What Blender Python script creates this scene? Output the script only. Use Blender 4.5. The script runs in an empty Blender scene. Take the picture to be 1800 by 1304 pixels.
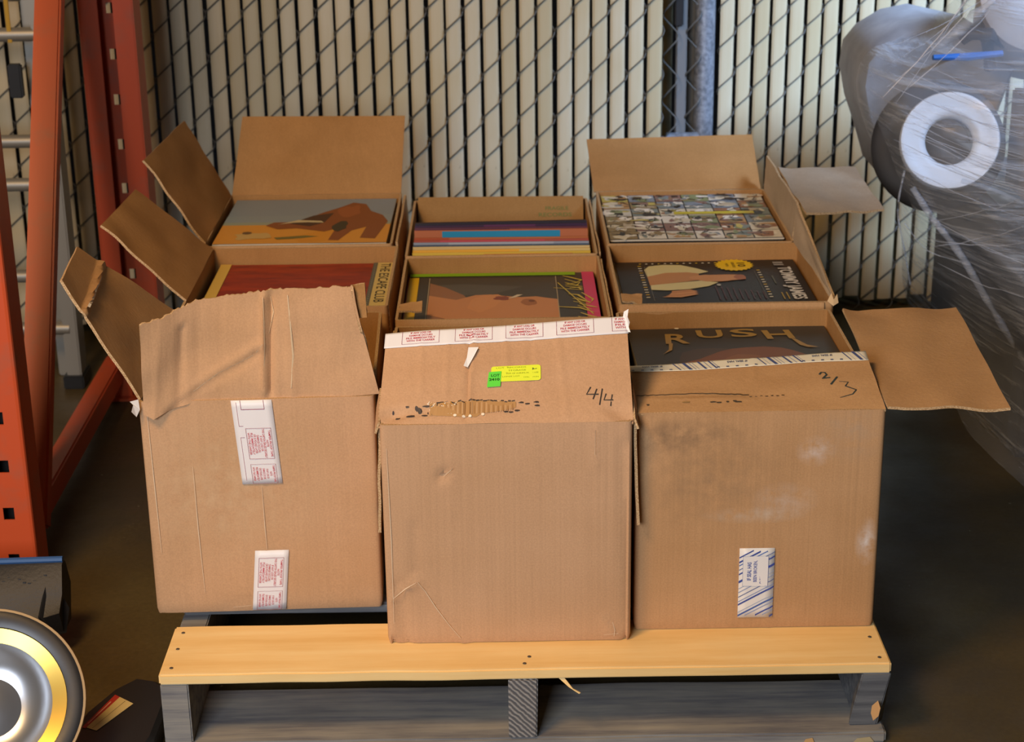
import bpy, bmesh, math, random
from mathutils import Vector, Matrix, noise
random.seed(7)
PI = math.pi
scn = bpy.context.scene
COL = scn.collection

# ---------------------------------------------------------------- camera, world, lights, exposure
CAM = (-0.0235, -2.1801, 1.3652); PITCH, YAW, ROLL, FPX = 0.3505, 0.0049, 0.0139, 3138.2
fwd = Vector((math.sin(YAW)*math.cos(PITCH), math.cos(YAW)*math.cos(PITCH), -math.sin(PITCH)))
rgt = Vector((math.cos(YAW), -math.sin(YAW), 0)); dwn = fwd.cross(rgt)
r2 = rgt*math.cos(ROLL) + dwn*math.sin(ROLL); d2 = -rgt*math.sin(ROLL) + dwn*math.cos(ROLL)
cd = bpy.data.cameras.new('camera'); cam = bpy.data.objects.new('camera', cd); COL.objects.link(cam)
cam.matrix_world = Matrix(((r2.x, -d2.x, -fwd.x, CAM[0]), (r2.y, -d2.y, -fwd.y, CAM[1]), (r2.z, -d2.z, -fwd.z, CAM[2]), (0, 0, 0, 1)))
cd.sensor_width = 36; cd.lens = FPX/1800*36; cd.clip_start = .05
cd.dof.use_dof = True; cd.dof.focus_distance = 2.45; cd.dof.aperture_fstop = 9
scn.camera = cam
scn.view_settings.view_transform = 'Standard'; scn.view_settings.look = 'None'
scn.view_settings.exposure = 0.0; scn.view_settings.gamma = 1; scn.view_settings.use_curve_mapping = False
w = bpy.data.worlds.new('world'); scn.world = w; w.use_nodes = True
w.node_tree.nodes['Background'].inputs[0].default_value = (.33, .27, .18, 1)
w.node_tree.nodes['Background'].inputs[1].default_value = .11

def area(name, loc, target, size, power, color, size_y=None):
    l = bpy.data.lights.new(name, 'AREA'); l.energy = power; l.color = color; l.size = size
    if size_y: l.shape = 'RECTANGLE'; l.size_y = size_y
    o = bpy.data.objects.new(name, l); COL.objects.link(o); o.location = loc
    o.rotation_euler = (Vector(target)-Vector(loc)).to_track_quat('-Z', 'Y').to_euler()
    return o
area('high_bay_lamp', (-1.1, -1.2, 2.6), (0.0, 0.3, 0.3), .6, 52, (1.0, .62, .28))
area('doorway_daylight', (-0.9, -2.5, 1.45), (0.1, 0.2, 0.3), 1.0, 62, (.82, .88, 1.0))
sd = area('side_daylight', (2.0, 0.3, 2.2), (0.90, 1.95, .60), .6, 15, (.42, .62, 1.0)); sd.data.spread = math.radians(48)

# ---------------------------------------------------------------- materials
MATS = {}
def sr(c):
    if isinstance(c, str):
        c = [int(c[i:i+2], 16)/255 for i in (0, 2, 4)]
    return tuple((x/12.92 if x <= .04045 else ((x+.055)/1.055)**2.4) for x in c)
def base_mat(name, color, rough=.6, metal=0.0, spec=.4):
    m = bpy.data.materials.new(name); m.use_nodes = True
    b = m.node_tree.nodes['Principled BSDF']
    b.inputs['Base Color'].default_value = (*sr(color), 1); b.inputs['Roughness'].default_value = rough
    b.inputs['Metallic'].default_value = metal; b.inputs['Specular IOR Level'].default_value = spec
    return m
def N(m, t, **k):
    n = m.node_tree.nodes.new(t)
    for a, b in k.items(): setattr(n, a, b)
    return n
def L(m, a, b): m.node_tree.links.new(a, b)
def coords(m, scale=(1, 1, 1), kind='Object', rot=(0, 0, 0)):
    t = N(m, 'ShaderNodeTexCoord'); mp = N(m, 'ShaderNodeMapping'); mp.inputs['Scale'].default_value = scale
    mp.inputs['Rotation'].default_value = rot
    L(m, t.outputs[kind], mp.inputs[0]); return mp.outputs[0]
def noise_node(m, vec, scale, detail=4, rough=.6):
    n = N(m, 'ShaderNodeTexNoise'); n.inputs['Scale'].default_value = scale; n.inputs['Detail'].default_value = detail
    n.inputs['Roughness'].default_value = rough; L(m, vec, n.inputs['Vector']); return n.outputs['Fac']
def ramp(m, fac, stops):
    r = N(m, 'ShaderNodeValToRGB'); e = r.color_ramp.elements
    while len(e) < len(stops): e.new(.5)
    for i, (p, c) in enumerate(stops):
        e[i].position = p; e[i].color = (*(sr(c) if not isinstance(c, float) else (c, c, c)), 1)
    L(m, fac, r.inputs[0]); return r.outputs[0]
def mixc(m, fac, a, b, mode='MIX'):
    n = N(m, 'ShaderNodeMix', data_type='RGBA', blend_type=mode)
    if isinstance(fac, (int, float)): n.inputs[0].default_value = fac
    else: L(m, fac, n.inputs[0])
    for i, v in ((6, a), (7, b)):
        if isinstance(v, (tuple, str)): n.inputs[i].default_value = (*sr(v), 1)
        else: L(m, v, n.inputs[i])
    return n.outputs[2]
def bump(m, h, strength, dist=.001):
    b = N(m, 'ShaderNodeBump'); b.inputs['Strength'].default_value = strength; b.inputs['Distance'].default_value = dist
    L(m, h, b.inputs['Height']); L(m, b.outputs[0], m.node_tree.nodes['Principled BSDF'].inputs['Normal'])
def setc(m, out): L(m, out, m.node_tree.nodes['Principled BSDF'].inputs['Base Color'])
def flat(hexc, rough=.5):
    k = ('flat', hexc, rough)
    if k not in MATS: MATS[k] = base_mat('print_'+hexc, hexc, rough, 0, .3)
    return MATS[k]

def cardboard(name, a, b, blobs=()):
    """blobs: (x, z, rx, rz, hex, strength) dirt or scuffs with a shape of their own, in object coordinates"""
    m = base_mat(name, a, .82, 0, .2)
    v = coords(m)
    c = ramp(m, noise_node(m, v, 5, 4), [(.35, a), (.68, b)])
    fib = ramp(m, noise_node(m, coords(m, (1, 1, 1)), 420, 2), [(.3, .86), (.7, 1.0)])
    c = mixc(m, 1.0, c, fib, 'MULTIPLY')
    fl = ramp(m, noise_node(m, coords(m, (90, 90, 2.2)), 1.6, 2), [(.35, .94), (.65, 1.0)])
    c = mixc(m, .7, c, fl, 'MULTIPLY')
    for (x, z, rx, rz, hx, st) in blobs:
        mp = N(m, 'ShaderNodeMapping'); t = N(m, 'ShaderNodeTexCoord'); L(m, t.outputs['Object'], mp.inputs[0])
        mp.inputs['Location'].default_value = (-x/rx, 0, -z/rz); mp.inputs['Scale'].default_value = (1/rx, .01, 1/rz)
        g = N(m, 'ShaderNodeTexGradient', gradient_type='SPHERICAL'); L(m, mp.outputs[0], g.inputs[0])
        mul = N(m, 'ShaderNodeMath', operation='MULTIPLY'); L(m, g.outputs['Fac'], mul.inputs[0])
        nz = ramp(m, noise_node(m, v, 40, 4), [(.35, 0.0), (.7, 1.0)])
        L(m, nz, mul.inputs[1])
        m2 = N(m, 'ShaderNodeMath', operation='MULTIPLY', use_clamp=True); L(m, mul.outputs[0], m2.inputs[0]); m2.inputs[1].default_value = st
        c = mixc(m, m2.outputs[0], c, hx)
    setc(m, c)
    h = noise_node(m, coords(m, (160, 160, 1.5)), 1.0, 1)
    bump(m, h, .35, .0012)
    return m
KRAFT = cardboard('kraft_cardboard', 'c99f70', 'bd9263')
KRAFT_L = cardboard('kraft_cardboard_scuffed', 'cba27b', 'c1986f', [(.12, .2, .16, .14, 'd2b590', .6)])
KRAFT_M = cardboard('kraft_cardboard_clean', 'cca37d', 'c39a73')
KRAFT_R = cardboard('kraft_cardboard_soiled', 'c59a6e', 'b98e61', [
    (.06, .30, .10, .03, '6e5a45', .9), (.10, .24, .14, .10, '8a7258', .6), (.21, .20, .05, .03, 'd8cfc6', .5), (.25, .275, .03, .025, 'e0dad6', .7),
    (.328, .135, .018, .04, 'dcd6d0', 1.0), (.17, .178, .08, .014, 'cbbfae', .7), (.30, .30, .06, .05, 'a89a88', .5)])
KRAFT_PALE = cardboard('cool_lit_cardboard', 'b8a48a', 'a8947a')  # paler kraft with the cool light on the right flaps mixed in
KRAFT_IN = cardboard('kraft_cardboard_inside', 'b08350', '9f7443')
EDGE = base_mat('cut_cardboard_edge', 'd9bd92', .85)
_v = coords(EDGE); setc(EDGE, ramp(EDGE, noise_node(EDGE, _v, 600, 2), [(.4, 'a07c52'), (.6, 'cfb186')]))

def wood(name, a, b, c, scale=(3, 40, 60), rough=.7, bs=.3):
    m = base_mat(name, a, rough, 0, .25)
    v = coords(m, scale)
    n = noise_node(m, v, 1.3, 6, .65)
    col = ramp(m, n, [(.3, c), (.5, a), (.72, b)])
    k = ramp(m, noise_node(m, coords(m), 9, 3), [(.35, .86), (.65, 1.0)])
    setc(m, mixc(m, 1 if name != 'fresh_pine' else .3, col, k, 'MULTIPLY')); bump(m, n, bs, .002)
    return m
PINE = wood('fresh_pine', 'efca88', 'f5d79a', 'e6bc76', scale=(2, 22, 30), bs=.1)
GREYWOOD = wood('weathered_grey_wood', '6e6f70', '858583', '55565a')
GREYLIT = wood('weathered_grey_wood_lit', '898680', '9f998b', '64646a')  # lighter copy of the grey wood, lit look of the front board in its colour
GREYDARK = wood('dark_weathered_wood', '57585c', '6b6c6e', '414246')
ENDWOOD = base_mat('rough_sawn_end_grain', '7d7a76', .8)
_n = N(ENDWOOD, 'ShaderNodeTexWave', wave_type='BANDS', bands_direction='DIAGONAL'); _n.inputs['Scale'].default_value = 75; _n.inputs['Distortion'].default_value = 2.5; _n.inputs['Detail'].default_value = 3
L(ENDWOOD, coords(ENDWOOD), _n.inputs[0]); setc(ENDWOOD, ramp(ENDWOOD, _n.outputs['Fac'], [(.2, '5c5a5a'), (.8, '98938c')])); bump(ENDWOOD, _n.outputs['Fac'], .6, .003)
NAIL = base_mat('nail_steel', '5b5550', .5, .6)

SLAT = base_mat('cream_plastic_slat', 'd8d2c0', .45, 0, .4)
_o = N(SLAT, 'ShaderNodeObjectInfo'); _c = ramp(SLAT, _o.outputs['Random'], [(0, 'bfb190'), (.5, 'c6bb9f'), (1, 'b5a785')])
_s = ramp(SLAT, noise_node(SLAT, coords(SLAT, (14, 14, 3)), 1.2, 4), [(.42, 0.0), (.72, .55)])
_c = mixc(SLAT, _s, _c, 'b3a47c')
_s = ramp(SLAT, noise_node(SLAT, coords(SLAT, (70, 70, 22)), 1.0, 2), [(.72, 0.0), (.78, .8)])
_c = mixc(SLAT, _s, _c, '6d6354')
_w = N(SLAT, 'ShaderNodeNewGeometry'); _nz = noise_node(SLAT, _w.outputs['Position'], 2.6, 3)
setc(SLAT, mixc(SLAT, ramp(SLAT, _nz, [(.45, 0.0), (.7, .55)]), _c, 'b09c70'))
WIRE = base_mat('galvanised_wire', '5f5d57', .55, .3)
GALV = base_mat('galvanised_steel', '8b8e93', .36, .35)
_g = noise_node(GALV, coords(GALV), 90, 3); setc(GALV, ramp(GALV, _g, [(.35, '74787e'), (.65, 'a0a4aa')]))
ALU = base_mat('aluminium_ladder', 'a09c92', .45, .6)
BLACKP = base_mat('black_plastic', '1f1f20', .45)
YELLOWP = base_mat('yellow_plastic', 'b08a1c', .5)
def orange_mat():
    m = base_mat('orange_rack_paint', 'd9551f', .42, 0, .5)
    s = ramp(m, noise_node(m, coords(m), 14, 5), [(.5, 0.0), (.78, .5)])
    setc(m, mixc(m, s, 'c9532a', '8e6654')); return m
ORANGE = orange_mat()
FLOORM = base_mat('worn_concrete', '5d503c', .55, 0, .4)
_v = coords(FLOORM)
_c = ramp(FLOORM, noise_node(FLOORM, _v, 1.7, 6), [(.3, '3a352d'), (.52, '524526'), (.75, '665731')])
_c = mixc(FLOORM, .6, _c, ramp(FLOORM, noise_node(FLOORM, _v, 120, 3), [(.3, .6), (.7, 1.0)]), 'MULTIPLY')
_k = ramp(FLOORM, noise_node(FLOORM, _v, 38, 2), [(.74, 0.0), (.77, .6)])
setc(FLOORM, mixc(FLOORM, _k, _c, 'a39a80')); bump(FLOORM, noise_node(FLOORM, _v, 60, 4), .25, .002)
L(FLOORM, ramp(FLOORM, noise_node(FLOORM, _v, 4, 4), [(.3, .35), (.7, .65)]), FLOORM.node_tree.nodes['Principled BSDF'].inputs['Roughness'])
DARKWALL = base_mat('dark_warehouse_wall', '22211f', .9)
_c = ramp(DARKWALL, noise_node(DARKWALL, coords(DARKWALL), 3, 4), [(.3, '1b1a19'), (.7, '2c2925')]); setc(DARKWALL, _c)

# ---------------------------------------------------------------- object helpers
def tag(o, label=None, cat=None, group=None, kind=None):
    for k, v in (('label', label), ('category', cat), ('group', group), ('kind', kind)):
        if v: o[k] = v
    return o
def wloc(o):
    p = Vector((0, 0, 0))
    while o is not None: p += o.location; o = o.parent
    return p
def mk(name, verts, faces, mats, parent=None, fm=None, smooth=False, loc=None):
    """verts in world coordinates; stored relative to the parent (or to loc)"""
    base = wloc(parent) if parent else Vector((0, 0, 0))
    org = Vector(loc) if loc is not None else base
    me = bpy.data.meshes.new(name)
    me.from_pydata([tuple(Vector(v)-org) for v in verts], [], faces)
    for m in (mats if isinstance(mats, (list, tuple)) else [mats]): me.materials.append(m)
    if fm: me.polygons.foreach_set('material_index', fm)
    if smooth: me.polygons.foreach_set('use_smooth', [True]*len(me.polygons))
    me.update(); me.validate()
    o = bpy.data.objects.new(name, me); COL.objects.link(o)
    if parent: o.parent = parent
    o.location = org-base
    return o
def empty(name, loc, label, cat, group=None):
    o = bpy.data.objects.new(name, None); o.empty_display_size = .05; COL.objects.link(o); o.location = loc
    return tag(o, label, cat, group)
def smooth_by_angle(o, deg=35):
    me = o.data; bm = bmesh.new(); bm.from_mesh(me)
    bmesh.ops.recalc_face_normals(bm, faces=bm.faces)
    for f in bm.faces: f.smooth = True
    for e in bm.edges: e.smooth = not (len(e.link_faces) == 2 and e.calc_face_angle(0) > math.radians(deg))
    bm.to_mesh(me); bm.free(); return o
def box_geo(x0, x1, y0, y1, z0, z1, bev=.003, seg=2, jit=0, cuts=0):
    bm = bmesh.new(); bmesh.ops.create_cube(bm, size=1)
    for v in bm.verts:
        v.co = Vector(((x0+x1)/2+v.co.x*(x1-x0), (y0+y1)/2+v.co.y*(y1-y0), (z0+z1)/2+v.co.z*(z1-z0)))
    if cuts:
        i = max(range(3), key=lambda k: (x1-x0, y1-y0, z1-z0)[k])
        es = [e for e in bm.edges if abs((e.verts[0].co-e.verts[1].co)[i]) > 1e-6]
        bmesh.ops.subdivide_edges(bm, edges=es, cuts=cuts)
    if bev: bmesh.ops.bevel(bm, geom=list(bm.edges) if not cuts else [e for e in bm.edges if len(e.link_faces) == 2 and e.calc_face_angle(0) > .5], offset=bev, segments=seg, affect='EDGES', clamp_overlap=True)
    if jit:
        for v in bm.verts: v.co += Vector([noise.noise(v.co*9+Vector((k*7.3, 0, 0)))*jit for k in range(3)])
    vs = [v.co.copy() for v in bm.verts]; bm.verts.index_update()
    fs = [[v.index for v in f.verts] for f in bm.faces]; bm.free(); return vs, fs
def merge(*gs):
    V, F = [], []
    for v, f in gs:
        k = len(V); V += list(v); F += [[i+k for i in q] for q in f]
    return V, F
def xf(g, mat): return [mat @ Vector(v) for v in g[0]], g[1]
def boxo(name, dims, mat, parent=None, **k):
    v, f = box_geo(*dims, **k); return smooth_by_angle(mk(name, v, f, mat, parent, loc=None if parent else ((dims[0]+dims[1])/2, (dims[2]+dims[3])/2, dims[4])))
def tube_geo(pts, r, n=8, closed=False, flatn=None):
    pts = [Vector(p) for p in pts]; V, F = [], []
    rr = r if isinstance(r, (list, tuple)) else [r]*len(pts)
    up = Vector((0, 0, 1)); prev = None
    for i, p in enumerate(pts):
        a = pts[i-1] if i else (pts[-1] if closed else p); b = pts[(i+1) % len(pts)] if (i < len(pts)-1 or closed) else p
        t = (b-a).normalized(); s = t.cross(up)
        if s.length < 1e-4: s = Vector((1, 0, 0)) if prev is None else prev
        s.normalize(); prev = s; q = s.cross(t)
        for k in range(n):
            an = 2*PI*k/n; V.append(p+(s*math.cos(an)+q*math.sin(an))*rr[i])
    m = len(pts)
    for i in range(m if closed else m-1):
        for k in range(n):
            a = i*n+k; b = i*n+(k+1) % n; c = ((i+1) % m)*n+(k+1) % n; d = ((i+1) % m)*n+k; F.append([a, b, c, d])
    if not closed: F.append(list(range(n))[::-1]); F.append([(m-1)*n+k for k in range(n)])
    return V, F
def beam_geo(a, b, wdt, thk, side):
    """rectangular bar from a to b; 'side' is roughly the direction of its width"""
    a, b = Vector(a), Vector(b); t = (b-a).normalized(); s = (Vector(side)-t*Vector(side).dot(t)).normalized(); n = t.cross(s)
    g = box_geo(-wdt/2, wdt/2, -thk/2, thk/2, 0, (b-a).length, bev=.004)
    M = Matrix((s, n, t)).transposed().to_4x4(); M.translation = a
    return xf(g, M)
def lathe_geo(prof, n=48, closed=False):
    V, F = [], []; m = len(prof)
    for k in range(n):
        a = 2*PI*k/n
        for r, z in prof: V.append(Vector((r*math.cos(a), r*math.sin(a), z)))
    for k in range(n):
        for i in range(m if closed else m-1):
            j = (i+1) % m; F.append([k*m+i, ((k+1) % n)*m+i, ((k+1) % n)*m+j, k*m+j])
    return V, F
def sheet_geo(P, t):
    """P[i][j] grid of points -> sheet of thickness t (behind the surface); returns verts, faces, material index (1 on the cut rim)"""
    nu, nv = len(P), len(P[0]); V, F, Mi = [], [], []
    nr = [[None]*nv for _ in range(nu)]
    for i in range(nu):
        for j in range(nv):
            a = P[min(i+1, nu-1)][j]-P[max(i-1, 0)][j]; b = P[i][min(j+1, nv-1)]-P[i][max(j-1, 0)]
            nr[i][j] = a.cross(b).normalized()
    for i in range(nu):
        for j in range(nv): V.append(P[i][j])
    for i in range(nu):
        for j in range(nv): V.append(P[i][j]-nr[i][j]*t)
    o = nu*nv; I = lambda i, j: i*nv+j
    for i in range(nu-1):
        for j in range(nv-1):
            F.append([I(i, j), I(i+1, j), I(i+1, j+1), I(i, j+1)]); Mi.append(0)
            F.append([o+I(i, j), o+I(i, j+1), o+I(i+1, j+1), o+I(i+1, j)]); Mi.append(0)
    for i in range(nu-1):
        F.append([I(i, 0), o+I(i, 0), o+I(i+1, 0), I(i+1, 0)]); Mi.append(1)
        F.append([I(i, nv-1), I(i+1, nv-1), o+I(i+1, nv-1), o+I(i, nv-1)]); Mi.append(1)
    for j in range(nv-1):
        F.append([I(0, j), I(0, j+1), o+I(0, j+1), o+I(0, j)]); Mi.append(1)
        F.append([I(nu-1, j), o+I(nu-1, j), o+I(nu-1, j+1), I(nu-1, j+1)]); Mi.append(1)
    return V, F, Mi
def seg_dist(u, v, a, b):
    ax, ay = a; bx, by = b; dx, dy = bx-ax, by-ay
    t = max(0, min(1, ((u-ax)*dx+(v-ay)*dy)/(dx*dx+dy*dy+1e-12))); return math.hypot(u-ax-t*dx, v-ay-t*dy)
def make_surf(A, B, C, D, creases=(), wob=.0015, edge=None, seed=0, bow=0):
    """hinge A->B (v=0), outer edge D->C (v=1); returns S(u, v, h)"""
    A, B, C, D = map(Vector, (A, B, C, D)); n = (B-A).cross(D-A).normalized()
    def S(u, v, h=0):
        e = edge(u) if edge else 1
        vv = v*e
        p = (A*(1-u)+B*u)*(1-vv)+(D*(1-u)+C*u)*vv
        d = noise.noise(Vector((u*3+seed, vv*3, seed)))*wob*2 + bow*4*vv*(1-vv)*.5 + bow*u*(1-u)
        for (a, b, dep, wid) in creases:
            q = seg_dist(u, vv, a, b)/wid
            if q < 3: d += dep*math.exp(-q*q)
        return p+n*(d+h)
    return S
def flap(name, S, parent, mats, nu=26, nv=16, t=.004, label=None, jag=0):
    P = [[S(i/(nu-1), j/(nv-1)) for j in range(nv)] for i in range(nu)]
    if jag:
        for i in range(nu):
            P[i][-1] = S(i/(nu-1), 1+random.uniform(-jag, jag))
    V, F, Mi = sheet_geo(P, t)
    o = mk(name, V, F, mats, parent, Mi); smooth_by_angle(o, 50)
    if label: o['label'] = label
    return o

# flat print on a surface S(u, v, h)
_TXT = {}
def text_poly(s, bold=.0):
    k = (s, bold)
    if k not in _TXT:
        c = bpy.data.curves.new('lettering_curve', 'FONT'); c.body = s; c.align_x = 'CENTER'; c.align_y = 'CENTER'; c.offset = bold; c.resolution_u = 3
        ob = bpy.data.objects.new('lettering_tmp', c); COL.objects.link(ob)
        dg = bpy.context.evaluated_depsgraph_get(); me = bpy.data.meshes.new_from_object(ob.evaluated_get(dg))
        vs = [(v.co.x, v.co.y) for v in me.vertices]; fs = [list(p.vertices) for p in me.polygons]
        bpy.data.objects.remove(ob); bpy.data.curves.remove(c); bpy.data.meshes.remove(me)
        if vs:
            x0, x1 = min(v[0] for v in vs), max(v[0] for v in vs); y0, y1 = min(v[1] for v in vs), max(v[1] for v in vs)
            vs = [((x-(x0+x1)/2)/(x1-x0), (y-(y0+y1)/2)/(y1-y0)) for x, y in vs]
        _TXT[k] = (vs, fs)
    return _TXT[k]
class Print:
    def __init__(s): s.V, s.F, s.M, s.mats = [], [], [], []
    def remap(s, a, b):
        s.V = [(u, a+b*v, h) for u, v, h in s.V]
    def mi(s, c):
        if c not in s.mats: s.mats.append(c)
        return s.mats.index(c)
    def poly(s, pts, c, h=.0003):
        k = len(s.V); s.V += [(u, v, h) for u, v in pts]; s.F.append(list(range(k, k+len(pts)))); s.M.append(s.mi(c))
    def rect(s, u0, v0, u1, v1, c, h=.0003, n=1, m=1):
        for i in range(n):
            for j in range(m):
                a, b = u0+(u1-u0)*i/n, u0+(u1-u0)*(i+1)/n; e, f = v0+(v1-v0)*j/m, v0+(v1-v0)*(j+1)/m
                s.poly([(a, e), (b, e), (b, f), (a, f)], c, h)
    def ell(s, cu, cv, ru, rv, c, h=.0003, n=20, wob=0, seed=0, rot=0):
        pts = []
        for k in range(n):
            a = 2*PI*k/n; q = 1+wob*noise.noise(Vector((math.cos(a)*1.5+seed, math.sin(a)*1.5, seed*3.1)))
            x, y = math.cos(a)*ru*q, math.sin(a)*rv*q
            pts.append((cu+x*math.cos(rot)-y*math.sin(rot), cv+x*math.sin(rot)+y*math.cos(rot)))
        s.poly(pts, c, h)
    def frame(s, u0, v0, u1, v1, t, tv, c, h=.0004):
        s.rect(u0, v0, u1, v0+tv, c, h, 4); s.rect(u0, v1-tv, u1, v1, c, h, 4); s.rect(u0, v0, u0+t, v1, c, h); s.rect(u1-t, v0, u1, v1, c, h)
    def stroke(s, pts, wd, c, h=.0005, asp=1.0, taper=False):
        L_, R_ = [], []
        for i, p in enumerate(pts):
            a = pts[max(i-1, 0)]; b = pts[min(i+1, len(pts)-1)]; dx, dy = (b[0]-a[0])*asp, b[1]-a[1]; l = math.hypot(dx, dy) or 1
            ww = wd*(1-.6*abs(2*i/(len(pts)-1)-1)) if taper else wd
            nx, ny = -dy/l*ww/2/asp, dx/l*ww/2; L_.append((p[0]+nx, p[1]+ny)); R_.append((p[0]-nx, p[1]-ny))
        for i in range(len(pts)-1): s.poly([R_[i], R_[i+1], L_[i+1], L_[i]], c, h)
    def text(s, t, cu, cv, wu, hv, c, h=.0005, rot=0, bold=0.0, shear=0, arch=0):
        """rot 0: reads along +u; -90: top of letters at +u ... given in quarter turns"""
        vs, fs = text_poly(t, bold); k = len(s.V)
        for x, y in vs:
            x += shear*y*.3
            yy = y+arch*(.25-x*x)*4
            if rot == 0: s.V.append((cu+x*wu, cv+yy*hv, h))
            elif rot == -1: s.V.append((cu+yy*wu, cv-x*hv, h))     # runs towards -v, letter tops to +u
            elif rot == 1: s.V.append((cu-yy*wu, cv+x*hv, h))      # runs towards +v, letter tops to -u
            elif rot == 2: s.V.append((cu-x*wu, cv-yy*hv, h))
        for f in fs: s.F.append([i+k for i in f]); s.M.append(s.mi(c))
    def build(s, name, S, parent, label=None, rough=.5):
        o = mk(name, [S(u, v, h) for u, v, h in s.V], s.F, [flat(c, rough) if isinstance(c, str) else c for c in s.mats], parent, s.M)
        if label: o['label'] = label
        return o

# ---------------------------------------------------------------- setting
f = mk('floor', [(-6, -7, 0), (6, -7, 0), (6, 5, 0), (-6, 5, 0)], [[0, 1, 2, 3]], FLOORM); f['kind'] = 'structure'
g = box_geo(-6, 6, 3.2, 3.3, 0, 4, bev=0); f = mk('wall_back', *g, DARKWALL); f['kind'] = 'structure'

# ---------------------------------------------------------------- chain link fence with slats
def slat_mesh(wd, th, z0, z1):
    pr = []
    for k in range(7):
        x = -wd/2+wd*k/6; pr.append((x, -th*(1-(2*k/6-1)**4)*.5))
    pr += [(wd/2, th*.3), (-wd/2, th*.3)]
    V, F = [], []; nz = 2; n = len(pr)
    for j in range(nz):
        z = z0+(z1-z0)*j/(nz-1)
        for x, y in pr: V.append((x, y, z))
    for j in range(nz-1):
        for k in range(n): F.append([j*n+k, j*n+(k+1) % n, (j+1)*n+(k+1) % n, (j+1)*n+k])
    F.append(list(range(n))[::-1]); F.append([(nz-1)*n+k for k in range(n)])
    me = bpy.data.meshes.new('slat'); me.from_pydata(V, [], F); me.materials.append(SLAT); me.update(); return me
def helix_mesh(pitch, per, z0, ztop, r=.0016):
    pts = []; z = z0; y = .0075
    e = pitch*.5
    while z < ztop:
        # front leg rises to the right across the slat face, back leg rises to the left behind it
        pts += [(-e, -y*.3, z), (-e*.86, -y, z+per*.09), (e*.86, -y, z+per*.41), (e, -y*.3, z+per*.5), (e, y*.5, z+per*.52), (e*.86, y, z+per*.59), (-e*.86, y, z+per*.91), (-e, y*.5, z+per*.98)]
        z += per
    V, F = tube_geo(pts, r, 5); me = bpy.data.meshes.new('wire'); me.from_pydata([tuple(v) for v in V], [], F); me.materials.append(WIRE)
    me.polygons.foreach_set('use_smooth', [True]*len(me.polygons)); me.update(); return me
def fence(x_edge, n, sgn, Y, pitch, per, phase, label, skip=()):
    x0 = x_edge if sgn > 0 else x_edge-n*pitch
    root = empty('chain_link_fence', (x_edge, Y, 0), label, 'fence')
    sm = slat_mesh(.0328*pitch/.0411, .006, .03, 1.75); hm = helix_mesh(pitch, per, .02, 1.75)
    for i in range(n):
        x = x_edge+sgn*(i+.5)*pitch
        if i not in skip:
            s = bpy.data.objects.new('slat', sm); COL.objects.link(s); s.parent = root
            s.location = (x-x_edge+random.uniform(-.0012, .0012), 0, random.uniform(-.01, .01)); s.rotation_euler = (0, random.uniform(-.0016, .0016), random.uniform(-.05, .05))
        h = bpy.data.objects.new('wire', hm); COL.objects.link(h); h.parent = root
        h.location = (x-x_edge, 0, phase+(per/2 if i % 2 else 0)-per)
    for z, nm in ((1.80, 'top_rail'),):
        a, b = (x0, Y, z), (x0+n*pitch, Y, z)
        smooth_by_angle(mk(nm, *tube_geo([a, b], .018, 12), GALV, root))
    return root
lf = fence(.349, 50, -1, 1.85, .0411, .0985, .041, 'cream slatted chain link fence panel behind the open boxes, left of the steel post')
rf = fence(.4835, 34, 1, 1.95, .0400, .0945, .05, 'cream slatted chain link fence panel right of the steel post, bluish in the daylight')
# narrow gap between the panels: bare mesh and a grey gate bar
post = empty('fence_post', (.4525, 1.95, 0), 'round galvanised steel post with clamp and thin grey bar between the slatted fence panels', 'post')
smooth_by_angle(mk('pole', *tube_geo([(.4525, 1.95, 0), (.4525, 1.95, 1.9)], .0235, 24), GALV, post))
smooth_by_angle(mk('post_cap', *tube_geo([(.4525, 1.95, 1.9), (.4525, 1.95, 1.92), (.4525, 1.95, 1.94)], [.026, .026, .012], 20), GALV, post))
v1 = box_geo(.362, .440, 1.90, 1.925, .428, .452, bev=.003); v2 = tube_geo([(.41, 1.895, .44), (.41, 1.93, .44)], .006, 10); v3 = box_geo(.345, .372, 1.885, 1.91, .435, .447)
smooth_by_angle(mk('clamp_bracket', *merge(v1, v2, v3), GALV, post))
gate = post
boxo('filler_strip', (.350, .379, 1.96, 1.966, .03, 1.75), base_mat('dull_olive_strip', '6f6a52', .6), gate)
boxo('filler_strip', (.408, .432, 1.962, 1.966, .03, 1.75), base_mat('dull_grey_strip', '5c5a54', .6), gate)
boxo('upright_bar', (.384, .409, 1.925, 1.937, 0, 1.8), base_mat('dull_grey_paint', '6c6b68', .6), gate)
hm2 = helix_mesh(.034, .0985, .02, 1.75)
for i, x in enumerate((.368, .424)):
    h = bpy.data.objects.new('wire', hm2); COL.objects.link(h); h.parent = gate; h.location = (x-.4525, -.02 if i else -.05, .02+i*.049)
boxo('latch_plate', (.378, .398, 1.905, 1.925, .70, .80), BLACKP, gate)

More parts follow.
